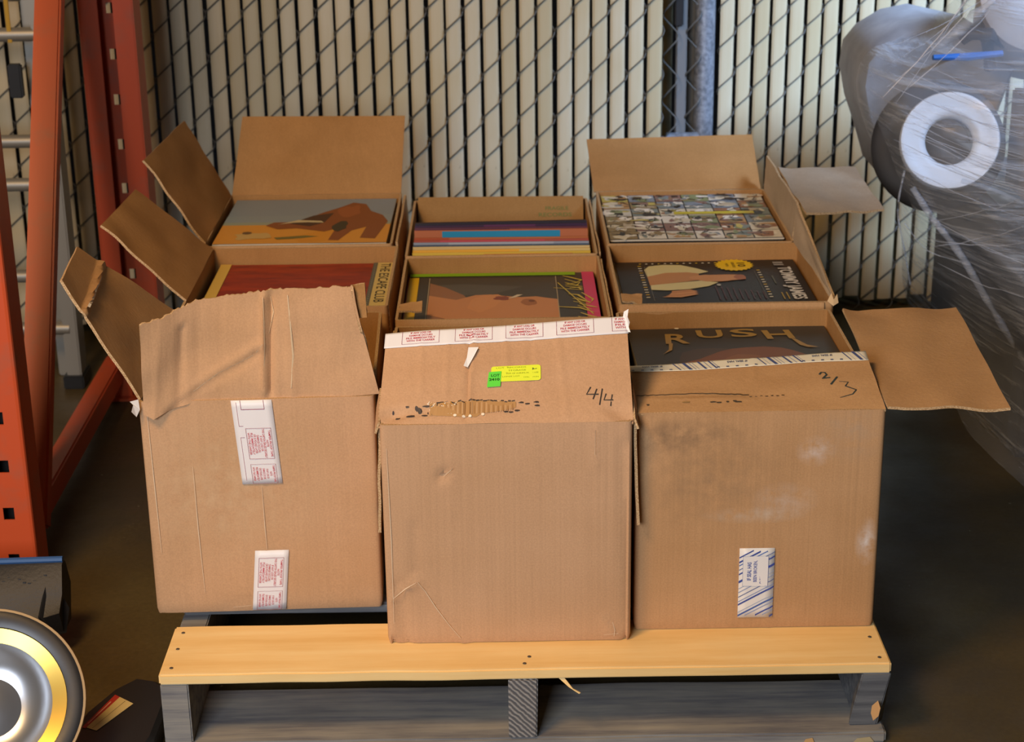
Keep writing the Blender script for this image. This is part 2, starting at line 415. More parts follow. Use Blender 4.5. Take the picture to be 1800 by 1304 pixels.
# ---------------------------------------------------------------- orange rack upright
rack = empty('pallet_rack_upright', (-.88, .55, 0), 'orange steel pallet rack upright frame with slotted posts and a slanting brace', 'rack')
HOLE = base_mat('slot_shade', '15100d', .9)
def column(xc, y0, y1, wdt, zt, open_front, hole_z, pitch, parent, name='slotted_post', h0=.03):
    """C-section column; walls are plates with real slots cut as separate strips"""
    t = .003; parts = []
    x0, x1 = xc-wdt/2, xc+wdt/2
    def slotted(axis, fixed, a0, a1, ha, hb, zt):
        """plate spanning a0..a1 (x or y), slots between ha..hb every pitch"""
        out = []
        def pl(p0, p1, z0, z1):
            return box_geo(p0, p1, fixed-t/2, fixed+t/2, z0, z1, bev=0) if axis == 'x' else box_geo(fixed-t/2, fixed+t/2, p0, p1, z0, z1, bev=0)
        out += [pl(a0, ha, 0, zt), pl(hb, a1, 0, zt)]
        z = 0; k = 0
        zz = hole_z
        while zz+.028 < zt:
            out.append(pl(ha, hb, z, zz)); z = zz+.022; zz += pitch
        out.append(pl(ha, hb, z, zt)); return out
    if open_front:      # opening towards the camera: lips, slotted side walls and slotted back web
        parts += [box_geo(x0, x0+.038, y0, y0+t, 0, zt, bev=.001), box_geo(x1-.040, x1, y0, y0+t, 0, zt, bev=.001)]
        parts += [box_geo(x0-t/2, x0+t/2, y0, y1, 0, zt, bev=0), box_geo(x1-t/2, x1+t/2, y0, y1, 0, zt, bev=0)]
        parts += slotted('x', y1, x0, x1, x0+.040, x0+.054, zt)
    else:
        parts += slotted('x', y0, x0, x1, x0+h0, x0+h0+.018, zt)
        parts += [box_geo(x0-t/2, x0+t/2, y0, y1, 0, zt, bev=0), box_geo(x1-t/2, x1+t/2, y0, y1, 0, zt, bev=0)]
        parts += [box_geo(x0, x0+.02, y1-t, y1, 0, zt, bev=0), box_geo(x1-.02, x1, y1-t, y1, 0, zt, bev=0)]
        parts += [tube_geo([(x1-.001, y0+.003, 0), (x1-.001, y0+.003, zt)], .005, 8)]
    return mk(name, *merge(*parts), ORANGE, parent)
c1 = column(-.8525, .50, .575, .095, 1.7, False, .055, .084, rack, h0=.052)
mk('slot_shade_sheet', *box_geo(-.893, -.815, .53, .533, .02, 1.7, bev=0), HOLE, c1)  # dark sheet added inside the post so the slots read as shaded
c2 = column(-.807, 1.42, 1.49, .108, 1.7, True, .06, .094, rack)
smooth_by_angle(mk('diagonal_brace', *beam_geo((-.858, .70, .03), (-.868, 1.45, 1.27), .050, .034, (1, 0, 0)), ORANGE, rack))
smooth_by_angle(mk('floor_brace', *beam_geo((-.86, .58, .055), (-.86, 1.46, .062), .040, .05, (1, 0, 0)), ORANGE, rack))
for p in ((-.8525, .5375), (-.807, 1.455)):
    boxo('foot_plate', (p[0]-.065, p[0]+.062, p[1]-.055, p[1]+.055, 0, .006), ORANGE, rack, bev=.001)

# ---------------------------------------------------------------- ladder
lad = empty('ladder', (-1.15, 1.6, 0), 'silver aluminium extension ladder leaning behind the orange rack brace', 'ladder')
for yy, xs_, zs, nm in ((1.52, (-1.36, -.962), (.135, .455, .77, 1.08, 1.39), 'front'), (1.60, (-1.33, -1.0), (.23, .53, .84, 1.15, 1.46), 'back')):
    for x in xs_:
        boxo('side_rail', (x-.016, x+.016, yy-.03, yy+.03, 0, 1.68), ALU, lad)
    for z in zs:
        smooth_by_angle(mk('rung', *tube_geo([(xs_[0], yy-.02, z), (xs_[1], yy-.02, z)], .0145, 12), ALU, lad))
boxo('rubber_foot', (-.985, -.94, 1.48, 1.56, 0, .03), BLACKP, lad)
boxo('rung_lock', (-1.035, -1.008, 1.49, 1.51, .64, .71), BLACKP, lad)
boxo('yellow_strap', (-1.027, -1.018, 1.488, 1.492, .755, 1.0), YELLOWP, lad, bev=.001)

# ---------------------------------------------------------------- pallet
PZ = .13; TT = .018
pal = empty('wooden_pallet', (0, 0, 0), 'wooden pallet under the record boxes, new pine front board over weathered grey timber', 'pallet')
g = box_geo(-.508, .508, 0, .141, PZ-TT, PZ-.0014, bev=.0025, jit=.0012, cuts=30)
o = smooth_by_angle(mk('deck_board', *g, PINE, pal)); o['label'] = 'new yellow pine front deck board'
ys = [.205, .40, .60, .80, 1.0, 1.2]
for y in ys:
    boxo('deck_board', (-.508, .508, y, y+.13, PZ-TT, PZ-.0012), GREYWOOD, pal, jit=.001, cuts=6)
def stringer(x, nm_mat, chip):
    bm = bmesh.new(); V, F = box_geo(x-.02, x+.02, .001, 1.33, TT, PZ-TT, bev=.002, cuts=40)
    V = [v.copy() for v in V]
    for v in V:
        if v.y < .03:
            f_ = (.03-v.y)/.03
            v.x += (noise.noise(Vector((v.z*60, v.x*20, x)))*.0025)*f_
            if chip and v.z < .06: v.y += (.06-v.z)*.5*f_; v.x -= chip*(.06-v.z)*.28*f_
    bm.free(); return smooth_by_angle(mk('stringer', V, F, nm_mat, pal))
s1 = stringer(-.488, GREYLIT, 0); s2 = stringer(-.0035, ENDWOOD, 0); s3 = stringer(.488, GREYWOOD, 1)
mk('splintered_patch', [(.484, -.0008, .062), (.492, -.0008, .070), (.496, -.0012, .058), (.494, -.001, .045), (.487, -.0008, .038), (.483, -.0008, .05)], [[0, 5, 4, 3, 2, 1]], flat('d9a56c'), s3)
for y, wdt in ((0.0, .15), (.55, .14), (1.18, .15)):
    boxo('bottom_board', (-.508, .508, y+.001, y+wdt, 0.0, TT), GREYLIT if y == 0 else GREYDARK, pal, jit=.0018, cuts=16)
nv, nf = lathe_geo([(0, .0006), (.0022, .0005), (.0028, 0)], 10)
nm_ = bpy.data.meshes.new('nail'); nm_.from_pydata([tuple(v) for v in nv], [], nf); nm_.materials.append(NAIL)
for x, y in ((-.493, .12), (-.493, .072), (-.493, .018), (.491, .125), (.495, .111), (.492, .075), (.494, .016), (-.001, .015), (.006, .034)):
    n_ = bpy.data.objects.new('nail', nm_); COL.objects.link(n_); n_.parent = pal; n_.location = (x, y, PZ-.0008)
bv = [(.046, .004, .1115), (.054, .004, .1115), (.066, -.004, .098), (.076, -.008, .094), (.074, -.007, .092), (.060, -.002, .100)]
mk('wood_splinter', bv+[(a, b+.002, c) for a, b, c in bv], [[0, 1, 2, 3, 4, 5], [11, 10, 9, 8, 7, 6]]+[[i, i+6, (i+1) % 6+6, (i+1) % 6] for i in range(6)], PINE, pal)
# raw wood chips on the bottom board edge, painting its warm lit strip
for (x, w_, c) in ((.39, .016, 'c9a06a'), (-.33, .12, 'c7a468'), (.46, .03, 'b3a27a')):
    mk('lit_wood_chip', [(x, -.0012, .003), (x+w_, -.0012, .004), (x+w_*.8, -.0012, .012), (x+w_*.2, -.0012, .010)], [[0, 1, 2, 3]], flat(c), pal)

# ---------------------------------------------------------------- cardboard boxes
BH = .335; RZ = PZ+BH
def carton(x0, y0, wdt, dep, label, mat, yaw=0, fine=False, fdisp=None, seed=0, h=BH):
    root = empty('cardboard_box', (x0, y0, PZ), label, 'box', 'cardboard boxes of records on the pallet')
    r, t = .007, .0045
    nx, ny, nz = (46, 14, 40) if fine else (12, 10, 8)
    pts = []   # x, y, nx, ny, side, s
    def arc(cx, cy, a0):
        for k in range(1, 4):
            a = a0+PI/2*k/4; pts.append((cx+r*math.cos(a), cy+r*math.sin(a), math.cos(a), math.sin(a), 'c', 0))
    for i in range(nx+1): pts.append((r+(wdt-2*r)*i/nx, 0, 0, -1, 'f', (r+(wdt-2*r)*i/nx)/wdt))
    arc(wdt-r, r, -PI/2)
    for i in range(ny+1): pts.append((wdt, r+(dep-2*r)*i/ny, 1, 0, 'r', i/ny))
    arc(wdt-r, dep-r, 0)
    for i in range(12+1): pts.append((wdt-r-(wdt-2*r)*i/12, dep, 0, 1, 'b', i/12))
    arc(r, dep-r, PI/2)
    for i in range(ny+1): pts.append((0, dep-r-(dep-2*r)*i/ny, -1, 0, 'l', i/ny))
    arc(r, r, PI)
    n = len(pts); cy_, sy_ = math.cos(yaw), math.sin(yaw)
    def W(x, y, z): return Vector((x0+x*cy_-y*sy_, y0+x*sy_+y*cy_, PZ+z))
    V, F, Mi = [], [], []
    for j in range(nz+1):
        zf = j/nz; z = h*zf
        for inner in (0, 1):
            for (x, y, a, b, sd, s) in pts:
                d = 0
                if sd != 'c':
                    d = noise.noise(Vector((x*6+seed, y*6, z*6+seed)))*.0016*math.sin(PI*min(1, max(0, s)))*(1 if sd != 'f' else .7)
                if sd == 'f' and fdisp: d += fdisp(s, zf)
                q = 0
                if zf == 0: q = .002 if not inner else 0
                if zf == 1: d *= .3
                k = (t if inner else 0)+q
                V.append(W(x+a*(d-k), y+b*(d-k), z))
    for j in range(nz):
        for k in range(n):
            k2 = (k+1) % n; o0 = j*2*n; o1 = (j+1)*2*n
            F.append([o0+k, o0+k2, o1+k2, o1+k]); Mi.append(0)
            F.append([o0+n+k2, o0+n+k, o1+n+k, o1+n+k2]); Mi.append(2)
    o1 = nz*2*n
    for k in range(n): k2 = (k+1) % n; F.append([o1+k, o1+k2, o1+n+k2, o1+n+k]); Mi.append(1)
    F.append([k for k in range(n)][::-1]); Mi.append(0)
    c = len(V)
    V += [W(.004, .004, .004), W(wdt-.004, .004, .004), W(wdt-.004, dep-.004, .004), W(.004, dep-.004, .004)]; F.append([c, c+1, c+2, c+3]); Mi.append(2)
    ob = mk('box_body', V, F, [mat, EDGE, KRAFT_IN], root, Mi); smooth_by_angle(ob, 40)
    def front(u, v, hh=0):    # surface of the front wall, u across, v up
        return W(u*wdt, -(.0014+hh)-max(0, fdisp(u, v) if fdisp else 0), v*h)
    return root, front, W

def seg_bump(lst):
    def f_(u, v):
        d = 0
        for a, b, dep, wid in lst:
            q = seg_dist(u, v, a, b)/wid
            if q < 3: d += dep*math.exp(-q*q)
        return d
    return f_

LY = lambda *a: None
# --- front left box
def l1d(u, v): return seg_bump([((.20, .98), (.205, .55), -.0015, .012), ((.49, 1), (.50, 0), .0008, .012), ((.52, .95), (.53, .3), -.0008, .01), ((.3, .03), (.42, .05), -.002, .01)])(u, v) - .006*max(0, .06-u)*(1-v)*6
B_L1, F_L1, W_L1 = carton(-.541, .178, .333, .385, 'front row left cardboard box, torn front flap raised, two white tapes on its face', KRAFT_L, yaw=.03, fine=True, fdisp=l1d, seed=3)
cols = [((-.522, .15, .588), (-.538, .166, .440)), ((-.497, .163, .595), (-.519, .160, .438)), ((-.47, .18, .607), (-.486, .175, .459))]
import itertools
def aty(px, py, Y):   # image measurement on the vertical plane Y (1800x1304 frame)
    d = fwd+r2*((px-900)/FPX)+d2*((py-652)/FPX); t = (Y-CAM[1])/d.y; return Vector(CAM)+d*t
CT = [((246, 572), (251, 730), .150, .166), ((283, 560), (268, 741), .162, .158), ((320, 540), (300, 722), .180, .168), ((350, 526), (345, 706), .192, .182), ((390, 520), (385, 703), .2, .184), ((430, 515), (430, 702), .203, .185),
      ((465, 511), (465, 701), .204, .186), ((500, 508), (500, 700), .206, .187), ((560, 505), (560, 698), .208, .189), ((605, 503), (610, 696), .208, .190), ((621, 503), (650, 693), .208, .192), ((628, 548), (667, 692), .206, .193)]
def S_L1(u, v, h=0):
    x = u*(len(CT)-1); i = min(int(x), len(CT)-2); f_ = x-i
    tp = aty(*CT[i][0], CT[i][2]).lerp(aty(*CT[i+1][0], CT[i+1][2]), f_); bt = aty(*CT[i][1], CT[i][3]).lerp(aty(*CT[i+1][1], CT[i+1][3]), f_)
    p = bt.lerp(tp, v)
    d = noise.noise(Vector((u*4, v*3, 2)))*.004
    for a, b, dep, wid in [((.21, .02), (.19, .8), -.004, .02), ((.545, .05), (.54, .95), .005, .012), ((.575, .05), (.575, .95), -.005, .014), ((.66, .0), (.645, .95), .003, .012), ((.2, .05), (.52, .5), .004, .03), ((.17, .0), (.5, .42), -.004, .03)]:
        q = seg_dist(u, v, a, b)/wid
        if q < 3: d += dep*math.exp(-q*q)
    d -= .02*math.exp(-((u-.1)/.12)**2)*math.exp(-(v/.5)**2)*.4
    return p+Vector((0, -1, .1))*(d+h)
flap('front_flap', S_L1, B_L1, [KRAFT_L, EDGE], 90, 26, jag=.012, label='crumpled front flap with torn top edge')
S = make_surf(aty(617, 560, .212), aty(645, 558, .212), aty(641, 498, .214), aty(617, 502, .214), seed=4)
flap('torn_strip', S, B_L1, [KRAFT_IN, EDGE], 4, 6)
SL1s = make_surf((-.541, .56, RZ), (-.541, .185, RZ), (-.632, .172, .647), (-.657, .38, .634), [((.0, .78), (.98, .72), -.006, .02)], wob=.002, seed=8)
fl = flap('side_flap', SL1s, B_L1, [KRAFT, EDGE], 60, 60, label='side flap creased near its tip')
pr = Print()
for k in range(9): pr.stroke([(.30+.07*k+random.uniform(-.01, .01), .752-.003*k+random.uniform(-.008, .008)), (.37+.07*k, .748-.003*k+random.uniform(-.008, .008))], .018, 'eee6d8')
pr.build('torn_crease', lambda u, v, h=0: SL1s(u, v, -h-.0052), fl)
mk('peeling_paper', [aty(243, 702, .17), aty(228, 706, .165), aty(234, 712, .165), aty(231, 724, .16), aty(240, 733, .166), aty(246, 720, .17)], [[0, 1, 2, 3, 4, 5]], flat('e8e4dc'), B_L1)
# right side flap folded down outside, between the boxes
def hang(W, x, y0_, y1_, ln, parent, sgn):
    S = make_surf(W(x, y0_, BH), W(x, y1_, BH), W(x+sgn*.006, y1_, BH-ln), W(x+sgn*.006, y0_, BH-ln), seed=x, wob=.001)
    return flap('side_flap', S, parent, [KRAFT, EDGE], 8, 10, label='side flap hanging down outside the wall')

TAPE_W, RED = 'e6e4e4', 'c4474f'
def tape_box(pr, cu, cv, su, sv, rot, lines, cut=0):
    """one printed panel of the tamper tape; rot 0 upright, -1 turned"""
    pr.frame(cu-su/2, cv-sv/2, cu+su/2, cv+sv/2, .012*min(su, sv) if False else su*.012, sv*.012, '9a4a5a', .0006)
    n = len(lines)
    for i, (t, wd) in enumerate(lines):
        f_ = .5-(i+.75)/(n+.5)
        if rot == 0: pr.text(t, cu, cv+f_*sv, su*wd, sv*.085, RED, .0007, 0, .01)
        else: pr.text(t, cu+f_*su, cv, su*.085, sv*wd, RED, .0007, -1, .01)
TL = [('TAMPER PROOF TAPE', .86), ('NOTE', .22), ('THIS CARTON SEALED SECURELY', .94), ('IF ANY LOSS OR', .5), ('DAMAGE OCCURS', .56), ('OR IS FOUND LATER', .62), ('FILE IMMEDIATELY', .7), ('WITH THE CARRIER', .72)]
def strip(name, S, u0, u1, v0, v1, parent, color=TAPE_W, n=10, m=4, skew=0, label=None, h=.0006):
    P = [[S(u0+(u1-u0)*i/n+skew*(1-j/m), v0+(v1-v0)*j/m, h) for j in range(m+1)] for i in range(n+1)]
    V, F, Mi = sheet_geo(P, .0003); o = mk(name, V, F, [flat(color, .4)]*2, parent, Mi, smooth=True)
    if label: o['label'] = label
    return o
def FS(front, skew=0): return lambda u, v, h=0: front(u+skew*(1-v), v, h+.0008)
# tape strips on the left box (u, v across its front wall)
t = strip('packing_tape', F_L1, .392, .565, .612, .998, B_L1, skew=.026, n=6, m=12, label='upper strip of white tape printed in red')
sk = lambda u, v, h=0: F_L1(u+.026*(1-(v-.612)/.386), v, h+.0008)
pr = Print(); tape_box(pr, .492, .80, .108, .142, -1, TL); tape_box(pr, .492, .66, .108, .09, -1, TL[0:2]+TL[3:])
pr.rect(.43, .955, .53, .958, '9a4a5a'); pr.rect(.43, .958, .432, .998, '9a4a5a'); pr.rect(.528, .958, .53, .998, '9a4a5a')
pr.rect(.412, .88, .4135, .99, 'a5656f'); pr.rect(.412, .88, .43, .882, 'a5656f'); pr.rect(.412, .63, .4135, .83, 'a5656f'); pr.rect(.412, .828, .43, .83, 'a5656f')
pr.build('lettering', sk, t)
t = strip('packing_tape', F_L1, .452, .60, .008, .296, B_L1, skew=-.028, n=6, m=8, label='lower strip of white tape printed in red')
sk2 = lambda u, v, h=0: F_L1(u-.028*(1-(v-.008)/.288), v, h+.0008)
pr = Print(); tape_box(pr, .525, .190, .11, .142, -1, TL); tape_box(pr, .525, .055, .11, .09, -1, TL[0:2]+TL[3:]); pr.build('lettering', sk2, t)

pr = Print()
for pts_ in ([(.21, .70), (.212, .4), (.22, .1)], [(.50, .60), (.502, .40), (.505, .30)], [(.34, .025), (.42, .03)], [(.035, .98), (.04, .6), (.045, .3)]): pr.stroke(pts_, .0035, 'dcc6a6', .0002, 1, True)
pr.build('worn_crease_highlights', F_L1, B_L1)  # pale strokes paint the light caught on worn creases
pr = Print()
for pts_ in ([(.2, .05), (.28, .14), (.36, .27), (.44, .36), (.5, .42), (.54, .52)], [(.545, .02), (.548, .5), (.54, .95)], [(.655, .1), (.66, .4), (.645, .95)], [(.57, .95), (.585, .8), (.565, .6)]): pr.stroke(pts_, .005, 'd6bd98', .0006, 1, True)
pr.build('worn_crease_highlights', S_L1, B_L1)  # highlights along the flap's creases drawn in as pale strokes

# --- front middle box
_m1 = seg_bump([((.27, .80), (.23, .76), -.008, .011), ((.285, .815), (.262, .79), .006, .008), ((.125, .30), (.33, -.02), .0035, .016), ((.13, .30), (.0, .19), .003, .012),
        ((.13, .31), (.13, .55), -.003, .010), ((.28, .6), (.285, 1), .0018, .01), ((.85, .8), (.85, .98), .003, .006), ((.05, .28), (.08, .0), -.004, .02), ((.93, .03), (.9, .1), .005, .008), ((.99, .0), (.965, .9), -.003, .018)])
def m1d(u, v): return _m1(u, v)-.010*max(0, 1-math.hypot(u/.05, v/.05))-.008*max(0, 1-math.hypot((1-u)/.04, v/.04))
B_M1, F_M1, W_M1 = carton(-.194, .075, .345, .42, 'front row middle cardboard box set furthest forward, yellow and green stickers on its leaning flap', KRAFT_M, fine=True, fdisp=m1d, seed=11)
S_M1 = make_surf((-.196, .075, RZ), (.152, .075, RZ), (.150, .200, .5715), (-.188, .200, .5515), [
    ((.345, .05), (.35, .95), -.0022, .008), ((.36, .05), (.365, .95), .0018, .008), ((.26, .3), (.26, 1), .0012, .008), ((.5, .5), (.5, 1), .0014, .01), ((.6, .3), (.6, 1), -.0012, .01), ((.74, .05), (.71, .95), .001, .012), ((.16, .3), (.15, .9), .001, .01),
    ((.04, .12), (.5, .18), -.0025, .04), ((.0, .0), (.06, .12), -.006, .05), ((1, 0), (.94, .12), -.005, .05)], wob=.0015, seed=5)
fl = flap('front_flap', S_M1, B_M1, [KRAFT_M, EDGE], 90, 36, label='front flap leaning back over the box')
t = strip('packing_tape', S_M1, -.004, 1.004, .845, 1.012, fl, n=60, m=8, label=None, h=.0012); 
pr = Print()
for k, cu in enumerate((.145, .365, .575, .785, .985)):
    su = .155 if k < 4 else .07; cu2 = cu if k < 4 else .972
    pr.rect(cu2-su/2, .87, cu2+su/2, .8725, '9a4a5a', .0019, 6); pr.rect(cu2-su/2, .87, cu2-su/2+.0015, 1.008, '9a4a5a', .0019)
    if k < 4: pr.rect(cu2+su/2-.0015, .87, cu2+su/2, 1.008, '9a4a5a', .0019)
    lines = [('IF ANY LOSS OR', .55), ('DAMAGE OCCURS', .62), ('FILE IMMEDIATELY', .78), ('WITH THE CARRIER', .76)] if k < 4 else [('IF ANY', .6), ('DAMAGE', .7), ('FILE', .6), ('WITH', .6)]
    for i, (s_, wd) in enumerate(lines): pr.text(s_, cu2, .988-.028*i, su*wd, .019, RED, .0020, 0, .012)
mkp = pr.build('lettering', S_M1, fl)
# frayed tape end
mk('frayed_tape_end', [S_M1(.985, 1.0, .001), S_M1(1.0, .86, .001), S_M1(1.012, .85, .002), S_M1(1.006, .9, .003), S_M1(1.012, .95, .002), S_M1(1.004, 1.0, .003), S_M1(1.01, 1.07, .004), S_M1(.99, 1.05, .003)], [list(range(8))], flat('f4f4f6'), fl)
pr = Print(); pr.poly([(.345, .795), (.387, .785), (.372, .70), (.345, .575), (.328, .585), (.34, .68)], 'f0efee', .0045); pr.build('torn_paper', S_M1, fl)
# yellow sticker with rounded corners
pr = Print()
def rrect(pr, u0, v0, u1, v1, ru, rv, c, h):
    pts = []
    for (cx, cy, a0) in ((u1-ru, v1-rv, 0), (u0+ru, v1-rv, PI/2), (u0+ru, v0+rv, PI), (u1-ru, v0+rv, 1.5*PI)):
        for k in range(5): a = a0+PI/2*k/4; pts.append((cx+ru*math.cos(a), cy+rv*math.sin(a)))
    pr.poly(pts, c, h)
rrect(pr, .440, .418, .640, .575, .012, .022, 'e4f23c', .0016)
st = pr.build('yellow_sticker', S_M1, fl)
pr = Print()
for t_, cu, cv, wu, hv in (('LOT  RECORDS', .52, .555, .12, .012), ('STORAGE', .545, .525, .07, .014), ('BOX OF ALBUMS MULTI USE', .565, .495, .13, .012), ('LARGE LOT', .52, .465, .07, .012), ('CONDITION', .60, .452, .06, .011)):
    pr.text(t_, cu, cv, wu, hv, 'a6b52c', .0022)
pr.ell(.606, .535, .006, .012, '5c6a2a', .0022); pr.stroke([(.606, .54), (.615, .53), (.624, .535)], .004, '5c6a2a', .0022)
pr.build('lettering', S_M1, fl)
pr = Print(); pr.poly([(.424, .365), (.478, .370), (.481, .52), (.431, .515)], '5fdd45', .0024); pr.build('green_lot_sticker', S_M1, fl)
pr = Print(); pr.text('LOT', .457, .478, .034, .026, '1f6a20', .0028, 0, .02); pr.text('2410', .453, .438, .042, .026, '154a16', .0028, 0, .03); pr.build('lettering', S_M1, fl)
# handwriting 4/4
pr = Print(); INK = '3a3430'
pr.stroke([(.838, .335), (.820, .265), (.868, .262)], .011, INK, .001, 2); pr.stroke([(.862, .315), (.845, .215)], .010, INK, .001, 2)
pr.stroke([(.884, .315), (.870, .16)], .010, INK, .001, 2); pr.stroke([(.898, .265), (.888, .205), (.925, .205)], .010, INK, .001, 2); pr.stroke([(.922, .255), (.914, .155)], .010, INK, .001, 2)
pr.build('handwriting', S_M1, fl)
# torn patch showing the flutes
pr = Print(); rr = random.Random(3)
top = [(.20+.34*k/24, .215+.022*math.sin(k/24*PI)+rr.uniform(-.006, .006)) for k in range(25)]
bot = [(.20+.34*k/24, .10-.03*math.sin(k/24*PI)*(1 if k < 14 else .2)+.05*(k > 14)*(k-14)/10+rr.uniform(-.006, .006)) for k in range(25)]
for k in range(24): pr.poly([bot[k], bot[k+1], top[k+1], top[k]], 'b48a58', .0006)
for k in range(34):
    u = .215+.31*k/33; q = math.sin(PI*(u-.2)/.34)
    pr.poly([(u, .13-.03*q), (u+.004, .13-.03*q), (u+.0035, .20+.02*q), (u, .20+.02*q)], 'a0764a' if k % 2 else 'c9a276', .0010)
for k in range(24):
    a = top[k]
    pr.stroke([(a[0]-.003, a[1]), (a[0]+rr.uniform(.006, .012), a[1]+rr.uniform(-.012, .012))], rr.uniform(.006, .014), '3d3430' if rr.random() < .75 else 'c9a276', .0013, 2)
for k in range(40):
    u = rr.uniform(.19, .31); v = rr.uniform(.10, .21); pr.stroke([(u, v), (u+rr.uniform(-.01, .01), v+rr.uniform(.01, .03))], .006, rr.choice(['efe3cb', 'c68f3c', '4a3d34', 'efe3cb']), .0014, 2)
for (u, v, c) in ((.335, .075, 'f2e8d4'), (.36, .07, 'f2e8d4'), (.41, .09, 'efe3cb'), (.30, .09, 'f2e8d4')): pr.ell(u, v, .007, .014, c, .0014, 8)
for (u, v, ru, rv) in ((.055, .15, .005, .014), (.075, .09, .010, .012), (.11, .19, .008, .008), (.125, .10, .020, .013), (.16, .15, .008, .03), (.147, .17, .006, .025), (.18, .10, .012, .008), (.185, .19, .015, .008)): pr.ell(u, v, ru, rv, '3f3633', .0010, 9, .5, u*9)
for (u, v) in ((.50, .11), (.52, .105), (.545, .12), (.56, .2), (.585, .185), (.62, .20), (.625, .165)): pr.ell(u, v, .010, .008, '3f3633', .0012, 8, .6, v*30)
pr.build('torn_patch', S_M1, fl, 'torn kraft liner showing dark-edged flutes')
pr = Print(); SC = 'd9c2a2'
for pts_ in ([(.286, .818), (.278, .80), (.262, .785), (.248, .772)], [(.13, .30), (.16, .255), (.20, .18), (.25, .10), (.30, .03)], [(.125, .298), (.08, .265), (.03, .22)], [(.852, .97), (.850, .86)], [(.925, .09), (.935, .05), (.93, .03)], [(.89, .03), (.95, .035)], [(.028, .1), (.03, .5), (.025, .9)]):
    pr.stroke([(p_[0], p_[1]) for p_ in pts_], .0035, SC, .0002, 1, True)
pr.build('worn_crease_highlights', F_M1, B_M1)  # crease highlights of the front wall painted as light scuff strokes
hang(W_M1, -.002, .01, .40, .165, B_M1, -1); hang(W_M1, .3505, .40, .01, .160, B_M1, 1)
# crushed corner tips of the crease
for s_, x in ((-1, -.196), (1, .152)):
    S = make_surf((x, .080, RZ+.002), (x, .14, RZ+.03), (x+s_*.005, .13, RZ+.005), (x+s_*.005, .076, RZ-.012), seed=s_)
    flap('crushed_corner', S, B_M1, [KRAFT_M, EDGE], 4, 4, t=.003)

# --- front right box
def r1d(u, v): return seg_bump([((.55, 1), (.56, .0), .001, .01), ((.67, .9), (.67, .6), -.0008, .01), ((.0, 1), (.05, .8), -.003, .05), ((.7, .03), (.68, .12), .0015, .006)])(u, v)
B_R1, F_R1, W_R1 = carton(.158, .105, .345, .445, 'front row right cardboard box, blue striped tape low on its face, flap out sideways', KRAFT_R, fine=True, fdisp=r1d, seed=23)
S_R1 = make_surf((.160, .106, RZ), (.502, .106, RZ), (.503, .262, .493), (.161, .258, .477), [((.0, .34), (.5, .30), -.002, .012), ((.0, .3), (.45, .24), .0012, .03), ((.5, .6), (.52, 1), .001, .01)], wob=.0015, seed=9)
fl = flap('front_flap', S_R1, B_R1, [KRAFT, EDGE], 70, 26, label='front flap leaning over the record sleeve')
t = strip('packing_tape', S_R1, -.008, 1.0, .845, 1.01, fl, color='e6dfc8', n=50, m=8, h=.0012)
pr = Print(); rr = random.Random(5)
for k in range(3):
    c0 = .09+.36*k
    pr.text('IF SEAL HAS', c0, .955, .085, .035, '3a4268', .0020, 2, .02)
    for q in range(5): pr.rect(c0-.09+q*.04, .86, c0-.078+q*.04, .878, '4c5478', .0020)
    for q, wq in ((.085, .006), (.105, .002), (.125, .014), (.15, .004), (.165, .003), (.19, .010), (.215, .004), (.235, .008), (.25, .003)):
        u = c0+q
        if u < .965: pr.poly([(u, 1.005), (u+wq, 1.005), (u+wq+.03, .85), (u+.03, .85)], '4a5584' if wq > .005 else '8a92ae', .0019)
pr.build('lettering', S_R1, fl)
pr = Print(); INK2 = '35403f'
pr.stroke([(.775, .62), (.785, .66), (.80, .655), (.805, .61), (.79, .56), (.78, .54), (.815, .55)], .016, INK2, .001, 2)
pr.stroke([(.845, .56), (.808, .42)], .016, INK2, .001, 2)
pr.stroke([(.845, .47), (.882, .45), (.865, .385), (.905, .32), (.885, .25), (.83, .20)], .015, INK2, .001, 2, True)
pr.build('handwriting', S_R1, fl)
pr = Print(); pts = []; rr = random.Random(9)
for k in range(40): pts.append((.005+.46*k/39, .36+.03*math.sin(k/39*2.6)-.06*k/39+rr.uniform(-.006, .006)))
pr.stroke(pts, .012, '4b3b28', .001, 2)
for k in range(7): pr.ell(.47+.022*k, .285+rr.uniform(-.008, .008), .007, .007, '5a4326', .001, 7, .5, k)
for (u, v, ru) in ((.31, .17, .012), (.335, .16, .010), (.37, .175, .006), (.41, .175, .016), (.40, .19, .008), (.045, .15, .006), (.2, .18, .02)): pr.ell(u, v, ru, .014, '4f4436' if ru < .018 else 'a5834e', .001, 9, .6, u*20)
pr.build('torn_crease', S_R1, fl)
t = strip('packing_tape', F_R1, .43, .575, .055, .382, B_R1, color='dfdcd6', n=4, m=8, label='blue and white striped tape')
pr = Print(); BL = '3f4f96'
for v0, wv, c in ((.375, .006, BL), (.352, .008, BL), (.338, .005, '5a74b0'), (.318, .004, '66749c'), (.296, .007, BL), (.258, .011, BL), (.23, .003, '9aa3b8'), (.212, .004, '8d97b4'), (.19, .004, '59648f'), (.168, .004, '8791b4'), (.152, .008, BL), (.118, .003, '9aa3b8'), (.100, .008, '47609e'), (.085, .005, '8d97b4'), (.060, .007, BL), (.045, .004, '8d97b4'), (.02, .007, BL), (.0, .006, BL)):
    # diagonal stripes rising to the right, clipped to the tape
    n = 10
    for k in range(n):
        ua, ub = .43+.145*k/n, .43+.145*(k+1)/n; va = v0+.085*(k/n)-.04; vb = v0+.085*((k+1)/n)-.04
        if va > .056 and vb+wv < .378: pr.poly([(ua, va), (ub, vb), (ub, vb+wv), (ua, va+wv)], c, .0010)
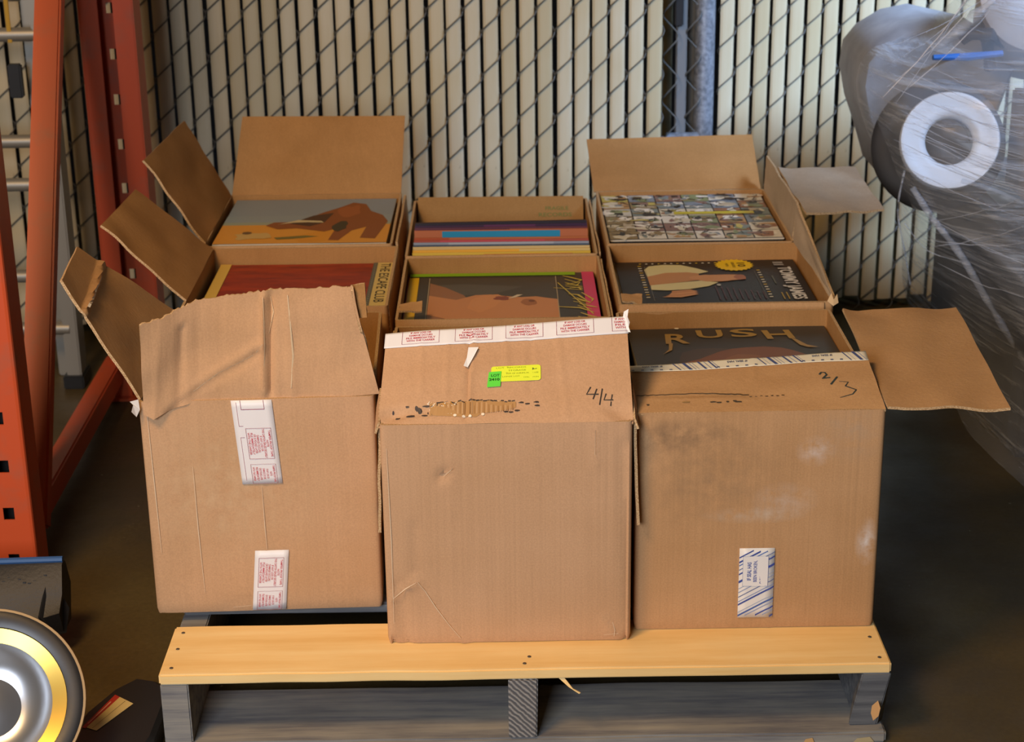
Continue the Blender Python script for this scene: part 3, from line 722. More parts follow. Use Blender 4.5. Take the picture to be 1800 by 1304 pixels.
pr.rect(.445, .205, .55, .345, 'e4e1dc', .0013); pr.frame(.445, .205, .55, .345, .001, .001, '7d86ac', .0015)
pr.text('IF SEAL HAS', .472, .275, .017, .085, BL, .0017, 1, .02); pr.text('BEEN BROKEN,', .498, .275, .017, .10, BL, .0017, 1, .02); pr.text('CHECK CONTENTS', .524, .275, .017, .12, BL, .0017, 1, .02)
pr.build('lettering', F_R1, t)
S = make_surf((.503, .100, RZ+.001), (.520, .535, RZ+.001), (.702, .53, RZ+.002), (.670, .092, RZ+.001), [((.99, .1), (.93, .35), .004, .06), ((0, .03), (1, .03), -.004, .03)], wob=.003, seed=31, edge=None)
flap('side_flap', make_surf((.520, .535, RZ+.001), (.503, .100, RZ+.001), (.670, .092, RZ+.001), (.702, .53, RZ+.002), [((.0, .1), (.06, .35), -.004, .06)], wob=.003, seed=31) if False else S, B_R1, [KRAFT, EDGE], 24, 16, label='long side flap sticking straight out')
S = make_surf(W_R1(.02, .445, BH), W_R1(.335, .445, BH), W_R1(.335, .455, BH-.16), W_R1(.02, .455, BH-.16), seed=2); flap('back_flap', S, B_R1, [KRAFT, EDGE], 8, 6)

# --- second row
B_L2, _, W_L2 = carton(-.552, .60, .340, .355, 'second row left cardboard box holding the red sleeve, side flap raised at the left', KRAFT, seed=41)
flap('side_flap', make_surf((-.549, .945, RZ), (-.549, .64, RZ), (-.681, .652, .592), (-.669, .885, .593), [((.2, .1), (.8, .8), .002, .1)], wob=.003, seed=12), B_L2, [KRAFT_IN, EDGE], 16, 14, label='side flap raised outward')
S = make_surf((-.215, .61, RZ-.002), (-.215, .94, RZ-.002), (-.206, .93, RZ-.16), (-.206, .62, RZ-.16), seed=14); flap('side_flap', S, B_L2, [KRAFT, EDGE], 6, 6, label='side flap hanging down outside the wall')
B_M2, _, W_M2 = carton(-.196, .525, .345, .350, 'second row middle cardboard box holding the green, yellow and pink edged sleeve', KRAFT, seed=43)
flap('torn_tab', make_surf((-.192, .565, RZ), (-.192, .60, RZ), (-.155, .61, RZ+.003), (-.155, .575, RZ-.004), wob=.002, seed=3), B_M2, [KRAFT, EDGE], 5, 5, t=.003)
S = make_surf((.1535, .86, RZ-.002), (.1535, .54, RZ-.002), (.1575, .55, RZ-.15), (.1575, .85, RZ-.15), seed=16); flap('side_flap', S, B_M2, [KRAFT, EDGE], 6, 6, t=.003, label='side flap hanging down outside the wall')
B_R2, _, W_R2 = carton(.166, .588, .351, .350, 'second row right cardboard box holding the black sleeve with the yellow starburst', KRAFT, seed=47)
flap('side_flap', make_surf((.519, .597, RZ), (.510, .940, RZ), (.512, .945, .540), (.520, .600, RZ+.006), [((.3, .2), (.9, .8), .002, .1)], wob=.002, seed=17), B_R2, [KRAFT_PALE, EDGE], 18, 10, label='side flap standing up, crushed low at its front end')
flap('torn_tab', make_surf((.172, .600, RZ), (.172, .64, RZ), (.208, .65, RZ-.004), (.205, .61, RZ-.008), wob=.002, seed=9), B_R2, [KRAFT, EDGE], 5, 5, t=.003)
S = make_surf((.18, .585, RZ-.001), (.50, .585, RZ-.001), (.50, .577, RZ-.02), (.18, .577, RZ-.02), seed=19)
flap('front_flap', make_surf((.18, .588, RZ), (.50, .588, RZ), (.50, .572, RZ-.15), (.18, .572, RZ-.15), wob=.001, seed=19), B_R2, [KRAFT, EDGE], 8, 8, label='front flap folded down outside')
mk('torn_fringe', [(.505, .585, RZ+.002), (.512, .590, RZ+.014), (.516, .587, RZ+.004), (.522, .592, RZ+.012), (.524, .588, RZ-.002), (.515, .583, RZ-.006)], [[0, 1, 2, 3, 4, 5]], flat('e2c193'), B_R2)
# --- third row
B_L3, _, W_L3 = carton(-.572, .968, .348, .375, 'back row left cardboard box holding the desert sleeve, tall back flap upright', KRAFT, seed=51)
flap('side_flap', make_surf((-.572, 1.335, RZ), (-.570, .985, RZ), (-.671, .985, .622), (-.650, 1.31, .625), wob=.003, seed=21), B_L3, [KRAFT_IN, EDGE], 16, 14, label='side flap raised outward')
flap('back_flap', make_surf((-.568, 1.343, RZ), (-.226, 1.343, RZ), (-.216, 1.40, .611), (-.545, 1.40, .614), [((0, .12), (1, .10), -.003, .02)], wob=.002, seed=22), B_L3, [KRAFT_IN, EDGE], 20, 14, label='back flap standing upright')
S = make_surf((-.219, .985, RZ-.001), (-.219, 1.33, RZ-.001), (-.207, 1.32, RZ-.16), (-.207, .99, RZ-.16), seed=24); flap('side_flap', S, B_L3, [KRAFT, EDGE], 6, 6, label='side flap hanging down outside the wall')
B_M3, _, W_M3 = carton(-.197, .885, .345, .395, 'back row middle cardboard box packed with record sleeves standing on edge', KRAFT, seed=53)
S = make_surf((.1535, 1.27, RZ-.001), (.1535, .90, RZ-.001), (.1595, .90, RZ-.15), (.1595, 1.27, RZ-.15), seed=25); flap('side_flap', S, B_M3, [KRAFT, EDGE], 6, 6, t=.003, label='side flap hanging down outside the wall')
B_R3, _, W_R3 = carton(.168, .945, .340, .385, 'back row right cardboard box holding the comic panel sleeve, back flap leaning away', KRAFT, seed=57)
flap('back_flap', make_surf((.164, 1.332, RZ), (.502, 1.332, RZ), (.500, 1.47, .546), (.156, 1.47, .541), [((0, .16), (1, .14), -.003, .03)], wob=.002, seed=26), B_R3, [KRAFT_IN, EDGE], 20, 14, label='back flap leaning backward')
flap('side_flap', make_surf((.5105, .955, RZ), (.5105, 1.32, RZ), (.515, 1.335, .532), (.515, .945, .536), wob=.002, seed=27), B_R3, [KRAFT_PALE, EDGE], 14, 8, label='lower half of the side flap, standing upright')
flap('side_flap_tip', make_surf((.517, .885, .531), (.519, 1.235, .530), (.672, 1.24, .526), (.668, .945, .519), wob=.004, seed=28, bow=.004), B_R3, [KRAFT_PALE, EDGE], 16, 12, label='upper half of the side flap, folded out flat')

# ---------------------------------------------------------------- record sleeves lying flat
def fill_stack(x0, x1, y0, y1, ztop, label, seed):
    rr = random.Random(seed); gs = []; z = PZ+.0045; V, F, Mi = [], [], []
    cl = ['d8d3c4', '3b3a3c', '8c8375', '7a3c34', '405066', 'b7a36c', '2a2a2a', 'c9bfa9']
    while z < ztop-.0001:
        t = min(.0035, ztop-z); dx, dy = rr.uniform(-.002, .002), rr.uniform(-.002, .002)
        v, f = box_geo(x0+dx, x1+dx, y0+dy, y1+dy, z, z+t*.88, bev=0); k = len(V); V += v; F += [[i+k for i in q] for q in f]; Mi += [rr.randrange(len(cl))]*len(f)
        z += .0035
    o = mk('record_stack', V, F, [flat(c, .7) for c in cl], None, Mi, loc=((x0+x1)/2, (y0+y1)/2, PZ+.0045))
    return tag(o, label, 'records', kind='stuff')
def sleeve(xl, yb, z, rot, size, base, label, art, mat=None, tilt=0, edgec='cfc6b2'):
    """sleeve lying flat: xl, yb its back left corner; art(Print) paints it in u (right), v (back)"""
    root = empty('record_sleeve', (xl+size/2, yb-size/2, z), label, 'record', 'record sleeves lying flat on top in the boxes')
    c, s = math.cos(rot), math.sin(rot)
    def Sf(u, v, h=0):
        a, b = (u)*size, (v-1)*size
        return Vector((xl+a*c-b*s, yb+a*s+b*c, z+h+tilt*v+noise.noise(Vector((u*2, v*2, xl)))*.0008))
    P = [[Sf(i/8, j/8) for j in range(9)] for i in range(9)]
    V, F, Mi = sheet_geo(P, .0032)
    mk('sleeve_jacket', V, F, [mat or flat(base, .42), flat(edgec, .7)], root, Mi)
    pr = Print(); art(pr)
    if pr.F: pr.build('cover_print', lambda u, v, h=0: Sf(u, v, h+.0006), root, rough=.42)
    return root

def art_rush(p):
    p.ell(.52, .34, .40, .36, '4d4037', .0001, 30, .3, 2); p.ell(.52, .42, .34, .24, '7b4f36', .0003, 30, .4, 4); p.ell(.5, .42, .24, .14, '8a5c3d', .0004, 24, .5, 6)
    for t, cu, cv, wu, hv, sh in (('R', .235, .83, .12, .15, .3), ('U', .405, .895, .13, .12, 0), ('S', .575, .90, .13, .12, 0), ('H', .745, .865, .14, .13, -.3)):
        p.text(t, cu, cv, wu, hv, 'a2834a', .0008, 0, .02, sh)
    p.poly([(.185, .76), (.205, .76), (.19, .66), (.135, .60), (.15, .62), (.175, .67)], 'a2834a', .0008)
    p.poly([(.80, .80), (.82, .79), (.86, .70), (.91, .665), (.86, .665), (.825, .70)], 'a2834a', .0008)
    p.ell(.25, .99, .012, .010, 'e8dcc0', .0009)
def art_tj(p):
    for k in range(13): p.rect(.13+.035*k, .925, .142+.035*k, .94, 'e6e1cc' if k % 3 else 'd4b33a', .0008)
    for k in range(14):
        p.rect(.118, .87-.052*k, .138, .885-.052*k, 'e6e1cc' if k % 3 else 'd4b33a', .0008)
        if k < 12: p.rect(.765, .74-.052*k, .783, .755-.052*k, 'e6e1cc' if k % 3 else 'd4b33a', .0008)
    p.rect(.155, .13, .157, .86, '8b877c', .0008); p.rect(.75, .13, .752, .74, '6b6860', .0008)
    p.poly([(.155, .60), (.15, .80), (.18, .88), (.26, .91), (.36, .90), (.44, .82), (.50, .74), (.42, .68)], 'd9cf9a', .0004)
    p.poly([(.155, .36), (.24, .34), (.36, .36), (.47, .42), (.53, .50), (.44, .54), (.16, .46)], 'd9cf9a', .0004)
    p.poly([(.155, .45), (.155, .64), (.26, .72), (.38, .73), (.44, .70), (.44, .56), (.36, .52)], 'c08a58', .0006)
    p.ell(.545, .60, .145, .085, 'cb9362', .0007, 24, .35, 3); p.poly([(.44, .67), (.52, .72), (.62, .71), (.68, .65), (.60, .665), (.5, .66)], '2c2320', .0009)
    p.ell(.66, .60, .035, .055, 'a4694a', .0009, 14, .3)
    for k in range(4): p.poly([(.20+.02*k, .20+.02*k), (.30, .19+.03*k), (.40, .25+.02*k), (.36, .27+.025*k), (.26, .23+.03*k)], 'bf8553' if k % 2 else 'cc9562', .0007+.0001*k)
    for k in range(9): p.rect(.50+.03*k, .14, .507+.03*k, .42-.016*k, '4b2a33', .0006)
    p.ell(.525, .44, .012, .02, 'b5b5ae', .0008, 10)
    pts = [(.655+.095*(1+.16*(k % 2))*math.cos(2*PI*k/44), .87+.115*(1+.16*(k % 2))*math.sin(2*PI*k/44)) for k in range(44)]
    p.poly(pts, 'efc61e', .0010)
    p.text('10', .695, .87, .045, .09, '5a4510', .0014, -1, .03); p.text('GREATEST', .65, .87, .016, .12, '6a5212', .0014, -1, .02); p.text('HITS', .615, .87, .014, .07, '6a5212', .0014, -1, .02)
    p.text('TOMMY JAMES', .912, .46, .095, .70, 'd8d8d6', .0010, -1, .03); p.rect(.875, .89, .93, .925, '9a9a9a', .0010); p.rect(.875, .845, .93, .875, '9a9a9a', .0010)
    p.rect(.835, .12, .842, .26, 'a88f3f', .0008); p.rect(.86, .12, .867, .26, 'a88f3f', .0008); p.rect(.83, .45, .838, .62, '5a5c50', .0008); p.remap(.17, .835)
def art_comic(p):
    rr = random.Random(21); pal_ = ['b9a98b', 'd6ccb0', '8d7a52', '9a6a4a', '7e8a84', 'c2b25a', 'ded8c6', '8a6a5f', '858f63', 'e2dccb', '7f8b94', 'd0cab8', 'b98f5a']
    for i in range(6):
        for j in range(6):
            u0, v0 = i/6+.004, j/6+.004; u1, v1 = (i+1)/6-.004, (j+1)/6-.004; p.rect(u0, v0, u1, v1, rr.choice(pal_), .0003)
            for k in range(9):
                cu, cv = rr.uniform(u0+.03, u1-.03), rr.uniform(v0+.03, v1-.03)
                p.ell(cu, cv, rr.uniform(.010, .055), rr.uniform(.010, .045), rr.choice(pal_+['24211f', '24211f', 'efe9d9', 'efe9d9']), .0004+.0001*k, 9, .9, rr.uniform(0, 50))
            for k in range(4):
                a = (rr.uniform(u0+.02, u1-.02), rr.uniform(v0+.02, v1-.02)); p.stroke([a, (a[0]+rr.uniform(-.04, .04), a[1]+rr.uniform(-.04, .04)), (a[0]+rr.uniform(-.03, .03), a[1]+rr.uniform(-.03, .03))], .007, '26221f', .0014)
    p.rect(.42, .52, .90, .575, 'c9bb2c', .0016)
def art_sand(p):
    p.rect(0, .40, 1, .46, '96a08c', .0003); p.rect(0, 0, 1, .41, 'd8973a', .0003)
    p.poly([(.0, .46), (1, .46), (1, .62), (0, .6)], '8b9aa0', .0003)
    p.poly([(.26, .38), (.30, .45), (.42, .46), (.50, .56), (.58, .68), (.66, .78), (.74, .90), (.82, .86), (.86, .70), (.94, .60), (.98, .46), (.93, .08), (.84, .10), (.86, .34), (.78, .26), (.72, .05), (.66, .06), (.68, .30), (.62, .24), (.45, .32), (.34, .30)], '874c28', .0006)
    p.poly([(.40, .42), (.52, .60), (.64, .66), (.60, .44), (.52, .36)], '3f2c24', .0008); p.poly([(.33, .40), (.44, .50), (.58, .48), (.6, .44), (.5, .45), (.42, .44)], 'cdbf94', .0009)
    p.ell(.74, .70, .07, .14, '9a5730', .0008, 16, .5, 3); p.ell(.70, .36, .05, .10, '2f3328', .0009, 12, .5, 4)
    p.ell(.20, .16, .10, .09, 'c9a765', .0006, 18, .7, 8); p.ell(.17, .22, .03, .03, '6b5030', .0008, 8); p.poly([(.34, .12), (.52, .16), (.60, .14), (.5, .10), (.36, .08)], '6f6a34', .0006)
    p.poly([(.44, .14), (.62, .28), (.80, .20), (.78, .05), (.5, .03)], 'd6912c', .0005)
def art_escape(p):
    p.rect(0, 0, .062, 1, 'd8b457', .0006); p.rect(.875, 0, .90, 1, '5d5f55', .0006); p.rect(.90, 0, .995, 1, 'd6bf75', .0007)
    p.text('THE ESCAPE CLUB', .947, .62, .055, .72, '2c2920', .0011, -1, .008)
    for k in range(26): p.rect(.884, .03+.037*k, .890, .045+.037*k, '8a8c80', .0009)
def art_pe(p):
    p.rect(0, .945, .90, 1, '84b81f', .0006); p.rect(0, 0, .052, .925, 'e3b916', .0006); p.rect(.935, 0, 1, 1, 'cf3f72', .0006)
    p.rect(.062, .0, .93, .93, '3d3b39', .0003)
    p.rect(.108, .0, .112, .91, 'b5a68a', .0012); p.rect(.79, .0, .794, .92, 'b5a68a', .0012)
    p.rect(.115, .0, .79, .90, '48443f', .0005)
    p.poly([(.115, .78), (.30, .80), (.50, .83), (.79, .80), (.79, .62), (.115, .60)], '57544f', .0006)
    p.poly([(.115, .82), (.20, .74), (.30, .60), (.34, .45), (.30, .30), (.22, .22), (.115, .20)], '9a6a4c', .0007)
    p.poly([(.115, .60), (.26, .52), (.36, .60), (.44, .61), (.52, .58), (.60, .56), (.68, .57), (.74, .54), (.79, .52), (.79, 0), (.36, 0), (.28, .14), (.20, .22), (.115, .28)], 'c98a5c', .0009)
    p.poly([(.34, .52), (.40, .60), (.48, .61), (.52, .55), (.46, .40), (.38, .30), (.32, .38)], 'd0905f', .0011)
    p.ell(.50, .54, .045, .035, '8c4a3c', .0013, 16, .4, 2); p.poly([(.53, .53), (.58, .60), (.61, .60), (.57, .55)], 'd9c9ae', .0014); p.ell(.64, .47, .040, .055, 'a56a45', .0013, 16, .3, 5); p.ell(.655, .49, .018, .02, '7a4630', .0015, 12)
    p.poly([(.115, 0), (.32, 0), (.24, .12), (.115, .20)], '3a3330', .0012)
    Y_ = 'cdb84c'
    # gold handwritten signature running towards the viewer
    for s_ in ([(.80, .80), (.965, .25)], [(.775, .71), (.93, .66)], [(.79, .385), (.90, .36), (.97, .28)], [(.84, .86), (.90, .80), (.93, .84), (.86, .90), (.83, .92)], [(.84, .80), (.93, .72)], [(.85, .77), (.92, .80), (.90, .74), (.84, .77)],
               [(.84, .74), (.93, .69), (.90, .76)], [(.86, .70), (.91, .71), (.92, .66)], [(.85, .60), (.90, .58), (.94, .48)], [(.92, .62), (.975, .50), (.96, .44), (.89, .53)], [(.87, .52), (.95, .46), (.90, .47)], [(.87, .47), (.95, .42)],
               [(.90, .43), (.96, .38), (.99, .36)], [(.89, .40), (.96, .33)], [(.90, .28), (.95, .22), (.985, .20)], [(.885, .22), (.94, .16), (.97, .10)], [(.86, .13), (.93, .08)]):
        p.stroke(s_, .016, Y_, .0016, 1, True)

REDM = base_mat('red_cover', '8f2f22', .45)
_n = noise_node(REDM, coords(REDM, (3, 14, 3)), 2.2, 6, .7); setc(REDM, ramp(REDM, _n, [(.3, '5e1a1e'), (.5, '97301f'), (.72, 'b5401f')]))
sleeve(.176, .541, .438, .022, .318, '3b3a38', 'dark grey record sleeve lettered RUSH in gold in the front right box', art_rush)
sleeve(.181, .925, .436, .01, .323, '232224', 'black record sleeve lettered TOMMY JAMES with a yellow starburst', art_tj)
sleeve(.176, 1.318, .458, .0, .322, '2a2725', 'record sleeve covered in small comic panels in the back right box', art_comic)
sleeve(-.556, 1.328, .458, -.01, .322, '8796a0', 'record sleeve with grey sky and orange sand in the back left box', art_sand)
sleeve(-.535, .945, .436, -.005, .318, '8f2f22', 'red record sleeve lettered THE ESCAPE CLUB on its cream side band', art_escape, mat=REDM)
sleeve(-.187, .868, .436, .0, .325, '3d3b39', 'record sleeve with green, yellow and pink edge bands and gold signature', art_pe)
# a few sleeves that peep out under the top ones
for (x, y, z, sz, col_, lb) in ((.1765, .935, .4325, .325, 'cdb168', 'yellowed record sleeve edge peeping out left under the black starburst sleeve'),
                          (-.190, .866, .4325, .320, 'b5362c', 'red record sleeve edge peeping out under the yellow banded sleeve')):
    sleeve(x, y, z, .0, sz, col_, lb, lambda p: None, edgec=col_)
fill_stack(.178, .490, .225, .53, .4328, 'edges of the record sleeves stacked under the gold lettered sleeve', 1)
fill_stack(.180, .500, .602, .915, .4292, 'edges of the record sleeves stacked under the black starburst sleeve', 2)
fill_stack(.178, .494, .998, 1.31, .4548, 'edges of the record sleeves stacked under the comic panel sleeve', 3)
fill_stack(-.553, -.238, 1.008, 1.32, .4548, 'edges of the record sleeves stacked under the desert sleeve', 4)
fill_stack(-.532, -.222, .632, .94, .4328, 'edges of the record sleeves stacked under the red sleeve', 5)
fill_stack(-.185, .130, .548, .86, .4292, 'edges of the record sleeves stacked under the pink banded sleeve', 6)

# ---------------------------------------------------------------- record sleeves standing in the back middle box
def standing(yb, yt, zt, face, name, bands=(), x0=-.186, x1=.137, cat='record'):
    root = empty('standing_record_sleeve', ((x0+x1)/2, yb, PZ+.005), name, cat, 'record sleeves standing on edge in the back middle box')
    S = make_surf((x0, yb, PZ+.006), (x1, yb, PZ+.006), (x1, yt, zt), (x0, yt, zt+random.uniform(-.002, .002)), seed=yb*40, wob=.0008)
    P = [[S(i/10, j/10) for j in range(11)] for i in range(11)]
    V, F, Mi = sheet_geo(P, .0022); mk('sleeve_jacket', V, F, [flat(face, .45), flat(face, .6)], root, Mi)
    if bands:
        pr = Print()
        for (u0, v0, u1, v1, c) in bands: pr.rect(u0, v0, u1, v1, c, .0005, 6)
        pr.build('cover_print', S, root)
st = [
 (.897, .905, .452, 'd6c06a', 'pale yellow standing record sleeve, frontmost in the back middle box', [(.05, .955, .45, .995, '8c9440'), (.5, .96, .95, .99, 'b9a552')]),
 (.908, .919, .455, '9aa24a', 'olive green standing record sleeve just behind the frontmost pale yellow one', [(.0, .97, .3, 1, 'd9c25a')]),
 (.920, .933, .457, 'd9b94a', 'yellow standing record sleeve with an orange streak', [(.1, .95, .22, .97, '6d5a3a'), (.4, .97, .9, .99, 'd08a4a')]),
 (.932, .947, .458, 'e0ab3e', 'orange yellow standing record sleeve in front of the grey blue one', [(.6, .95, 1, 1, 'cdb878')]),
 (.944, .961, .459, 'cbb47a', 'tan standing record sleeve in front of the grey blue one', [(.5, .95, .95, .975, 'b0603c')]),
 (.956, .976, .458, '44556b', 'dark slate blue standing record sleeve behind the yellow ones', [(0, .955, .3, .99, '7c8a7c')]),
 (.969, .990, .459, '8d95a5', 'grey blue standing record sleeve behind the slate one', [(.2, .965, .8, 1, 'a3a9b5')]),
 (.982, 1.004, .460, 'a5503f', 'brick red standing record sleeve in front of the bright blue one', [(.15, .94, .75, 1, 'b94a52')]),
 (.994, 1.017, .460, 'b0683c', 'orange brown standing record sleeve under the bright blue one', [(.0, .95, .2, 1, 'a8502c')]),
 (1.006, 1.031, .471, 'ae6742', 'rust standing record sleeve with a wide bright blue band on top', [(.16, .93, .84, .995, '1f86b0')]),
 (1.02, 1.046, .472, '5c2f3e', 'maroon standing record sleeve behind the bright blue one', [(.55, .96, 1, .99, 'a35c38')]),
 (1.033, 1.060, .474, '3c2440', 'deep purple standing record sleeve behind the maroon one', [(.4, .95, .7, 1, '59294f')]),
 (1.046, 1.074, .475, '2b2430', 'near black standing record sleeve with a pale edge', [(.7, .97, 1, .985, '7b7f8c')]),
 (1.060, 1.088, .473, '3a2a22', 'dark brown standing record sleeve right in front of the leaning brown board', [])]
for a in st: standing(a[0], a[1], a[2], a[3], a[4], a[5])
BRD = cardboard('brown_board', 'a57f4e', '9a7343')
root = empty('brown_board_sleeve', (-.02, 1.12, PZ+.005), 'plain brown board mailer leaning back behind the standing record sleeves, faint green print', 'mailer')
S = make_surf((-.188, 1.12, PZ+.006), (.138, 1.12, PZ+.006), (.139, 1.262, .474), (-.188, 1.266, .475), seed=77, wob=.001)
P = [[S(i/10, j/10) for j in range(11)] for i in range(11)]; V, F, Mi = sheet_geo(P, .004); mk('board_face', V, F, [BRD, EDGE], root, Mi)
pr = Print(); pr.text('RECORDS', .83, .90, .20, .022, '6f7030', .0008, 0, .02); pr.text('FRAGILE', .84, .935, .14, .02, '6f7030', .0008, 0, .02); 
pr.build('faint_print', S, root)

# ---------------------------------------------------------------- wrapped load at the right
FILM = bpy.data.materials.new('stretch_film'); FILM.use_nodes = True
nt = FILM.node_tree; nt.nodes.clear(); out = nt.nodes.new('ShaderNodeOutputMaterial'); mx = nt.nodes.new('ShaderNodeMixShader'); tr = nt.nodes.new('ShaderNodeBsdfTransparent')
pb = nt.nodes.new('ShaderNodeBsdfPrincipled'); pb.inputs['Base Color'].default_value = (.62, .66, .72, 1); pb.inputs['Roughness'].default_value = .28; pb.inputs['Specular IOR Level'].default_value = .8
tr.inputs[0].default_value = (.93, .94, .95, 1)
def streak(rot, sc, lo, hi):
    v = coords(FILM, sc, 'Object', rot); return ramp(FILM, noise_node(FILM, v, 1.0, 5, .65), [(lo, 0.0), (hi, 1.0)])
s1_ = streak((0, .45, 0), (3, 3, 55), .50, .78); s2_ = streak((0, -.9, 0), (4, 4, 40), .56, .80)
mxn = N(FILM, 'ShaderNodeMath', operation='MAXIMUM'); L(FILM, s1_, mxn.inputs[0]); L(FILM, s2_, mxn.inputs[1])
sc_ = N(FILM, 'ShaderNodeMath', operation='MULTIPLY_ADD', use_clamp=True); L(FILM, mxn.outputs[0], sc_.inputs[0]); sc_.inputs[1].default_value = .5; sc_.inputs[2].default_value = .2
bp = N(FILM, 'ShaderNodeBump'); bp.inputs['Strength'].default_value = .8; bp.inputs['Distance'].default_value = .006; L(FILM, mxn.outputs[0], bp.inputs['Height']); L(FILM, bp.outputs[0], pb.inputs['Normal'])
L(FILM, sc_.outputs[0], mx.inputs[0]); L(FILM, tr.outputs[0], mx.inputs[1]); L(FILM, pb.outputs[0], mx.inputs[2]); L(FILM, mx.outputs[0], out.inputs[0])
load = empty('wrapped_pallet_load', (1.15, 1.25, 0), 'dark load wrapped in clear stretch film, white ring hub showing, right of boxes', 'wrapped load')
DARKB = base_mat('dark_machinery', '26272a', .5)
_c = ramp(DARKB, noise_node(DARKB, coords(DARKB, (4, 4, 10)), 2, 4), [(.35, '1b1c1f'), (.7, '393a3f')]); setc(DARKB, _c)
boxo('dark_case', (.95, 1.65, 1.0, 1.70, .0, .44), DARKB, load, bev=.02)
GREYP = base_mat('grey_moulded_plastic', '8b8c90', .5); _c = ramp(GREYP, noise_node(GREYP, coords(GREYP), 9, 5), [(.3, '77787c'), (.7, '9a9b9e')]); setc(GREYP, _c)
# grey moulded end: rounded outline extruded
pts = [(1640, 38), (1590, 48), (1545, 75), (1520, 105), (1513, 150), (1522, 205), (1540, 260), (1556, 320), (1580, 345), (1600, 300), (1640, 260), (1700, 240), (1760, 200), (1790, 120), (1740, 60)]
def extrude_outline(pts, y0, y1, inset=.92):
    fr = [aty(x, y, y0) for x, y in pts]; bk = [Vector((p.x, y1, p.z)) for p in fr]
    cx = sum((p for p in fr), Vector())/len(fr); n = len(pts)
    f0 = [cx+(p-cx)*inset+Vector((0, -.0, 0)) for p in fr]; f1 = [Vector((p.x, p.y+.025, p.z)) for p in fr]
    V = f0+f1+bk; F = [list(range(n))]
    for o_ in (0, n):
        for k in range(n): F.append([o_+k, o_+(k+1) % n, o_+n+(k+1) % n, o_+n+k])
    F.append([2*n+k for k in range(n)][::-1]); return V, F
smooth_by_angle(mk('grey_moulded_end', *extrude_outline(pts, 1.38, 1.62), GREYP, load), 60)
# dark wheel with the white ring
def oriented(g, loc, nrm):
    q = Vector(nrm).to_track_quat('Z', 'Y').to_matrix().to_4x4(); q.translation = Vector(loc); return xf(g, q)
wn = (-.18, -1, .35); wc = aty(1664, 252, 1.22)
WHITEP = base_mat('white_plastic_ring', 'e2e2e2', .45)
wh = [(.060, -.03), (.118, -.03), (.128, -.018), (.128, .010), (.118, .018), (.088, .020), (.060, .014)]
wheel = smooth_by_angle(mk('black_wheel', *oriented(lathe_geo(wh, 56, True), wc+Vector((-.012, .02, -.01)), wn), base_mat('black_rubber', '202124', .6), load), 40)
smooth_by_angle(mk('hub_disc', *oriented(lathe_geo([(0, -.02), (.055, -.02), (.055, -.03), (0, -.03)], 32, False), wc, wn), DARKB, load), 40)
rg = [(.0455, .0), (.050, .010), (.060, .014), (.078, .016), (.086, .022), (.092, .022), (.094, .014), (.094, -.015), (.0455, -.015)]
smooth_by_angle(mk('white_ring', *oriented(lathe_geo(rg, 64, True), wc+Vector((.0, -.018, .008)), wn), WHITEP, load), 50)
smooth_by_angle(mk('blue_bar', *tube_geo([aty(1640, 101, 1.16), aty(1700, 100, 1.17), aty(1762, 94, 1.18)], [.005, .008, .006], 10), base_mat('blue_plastic', '2a5c9e', .4), load))
dr = [(0, .09), (.10, .09), (.115, .085), (.12, .07), (.12, -.25), (0, -.25)]
smooth_by_angle(mk('beige_drum', *oriented(lathe_geo(dr, 48), aty(1850, 10, 1.22)+Vector((0, .08, 0)), (-.25, -1, .35)), base_mat('beige_plastic', '9d958e', .5), load), 40)
for k, (a, b, y) in enumerate((((1700, 60), (1765, 75), 1.24), ((1715, 40), (1740, 120), 1.26), ((1690, 70), (1760, 30), 1.28))):
    smooth_by_angle(mk('dark_hose', *tube_geo([aty(*a, y), aty((a[0]+b[0])/2+8, (a[1]+b[1])/2-8, y-.02), aty(*b, y)], .012, 10), DARKB, load))
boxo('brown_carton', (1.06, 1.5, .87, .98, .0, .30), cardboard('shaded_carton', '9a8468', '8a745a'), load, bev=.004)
boxo('beige_carton', (1.00, 1.5, .95, 1.35, .462, .66), cardboard('pale_carton', 'a89c90', '9c9084'), load, bev=.004)
C0 = [(0.934, 1.5, 0.835), (0.836, 1.45, 0.773), (0.738, 1.42, 0.744), (0.699, 1.4, 0.688), (0.704, 1.39, 0.620), (0.747, 1.4, 0.514), (0.796, 1.42, 0.428), (0.829, 1.48, 0.3), (0.861, 1.55, 0.163), (0.893, 1.35, 0.075), (0.909, 1.15, 0.004), (0.93, .98, 0.002), (.95, .86, .001)]
C1 = [(0.915, 1.3, 0.863), (0.853, 1.25, 0.785), (0.78, 1.2, 0.74), (0.75, 1.15, 0.696), (0.742, 1.1, 0.642), (0.758, 1.1, 0.566), (0.778, 1.1, 0.5), (0.809, 1.1, 0.443), (0.857, 1.1, 0.381), (0.905, 1.05, 0.299), (0.955, .95, 0.2), (.97, .80, 0.10), (.975, .74, 0.01)]
C2 = [(1.05, 1.15, .90), (1.0, 1.1, .82), (.96, 1.07, .76), (.95, 1.03, .70), (.95, 1.0, .64), (.96, .98, .57), (.97, .96, .5), (.985, .94, .43), (1.0, .90, .37), (1.02, .86, .29), (1.03, .80, .2), (1.04, .73, .1), (1.05, .71, .01)]
C3 = [(1.45, 1.1, .92), (1.45, 1.03, .84), (1.45, 1.0, .78), (1.45, .96, .71), (1.45, .93, .65), (1.45, .91, .58), (1.45, .90, .51), (1.45, .88, .44), (1.45, .84, .37), (1.45, .80, .29), (1.45, .75, .2), (1.45, .71, .1), (1.45, .70, .01)]
def catmull(p0, p1, p2, p3, t): return .5*((2*p1)+(p2-p0)*t+(2*p0-5*p1+4*p2-p3)*t*t+(3*p1-p0-3*p2+p3)*t**3)
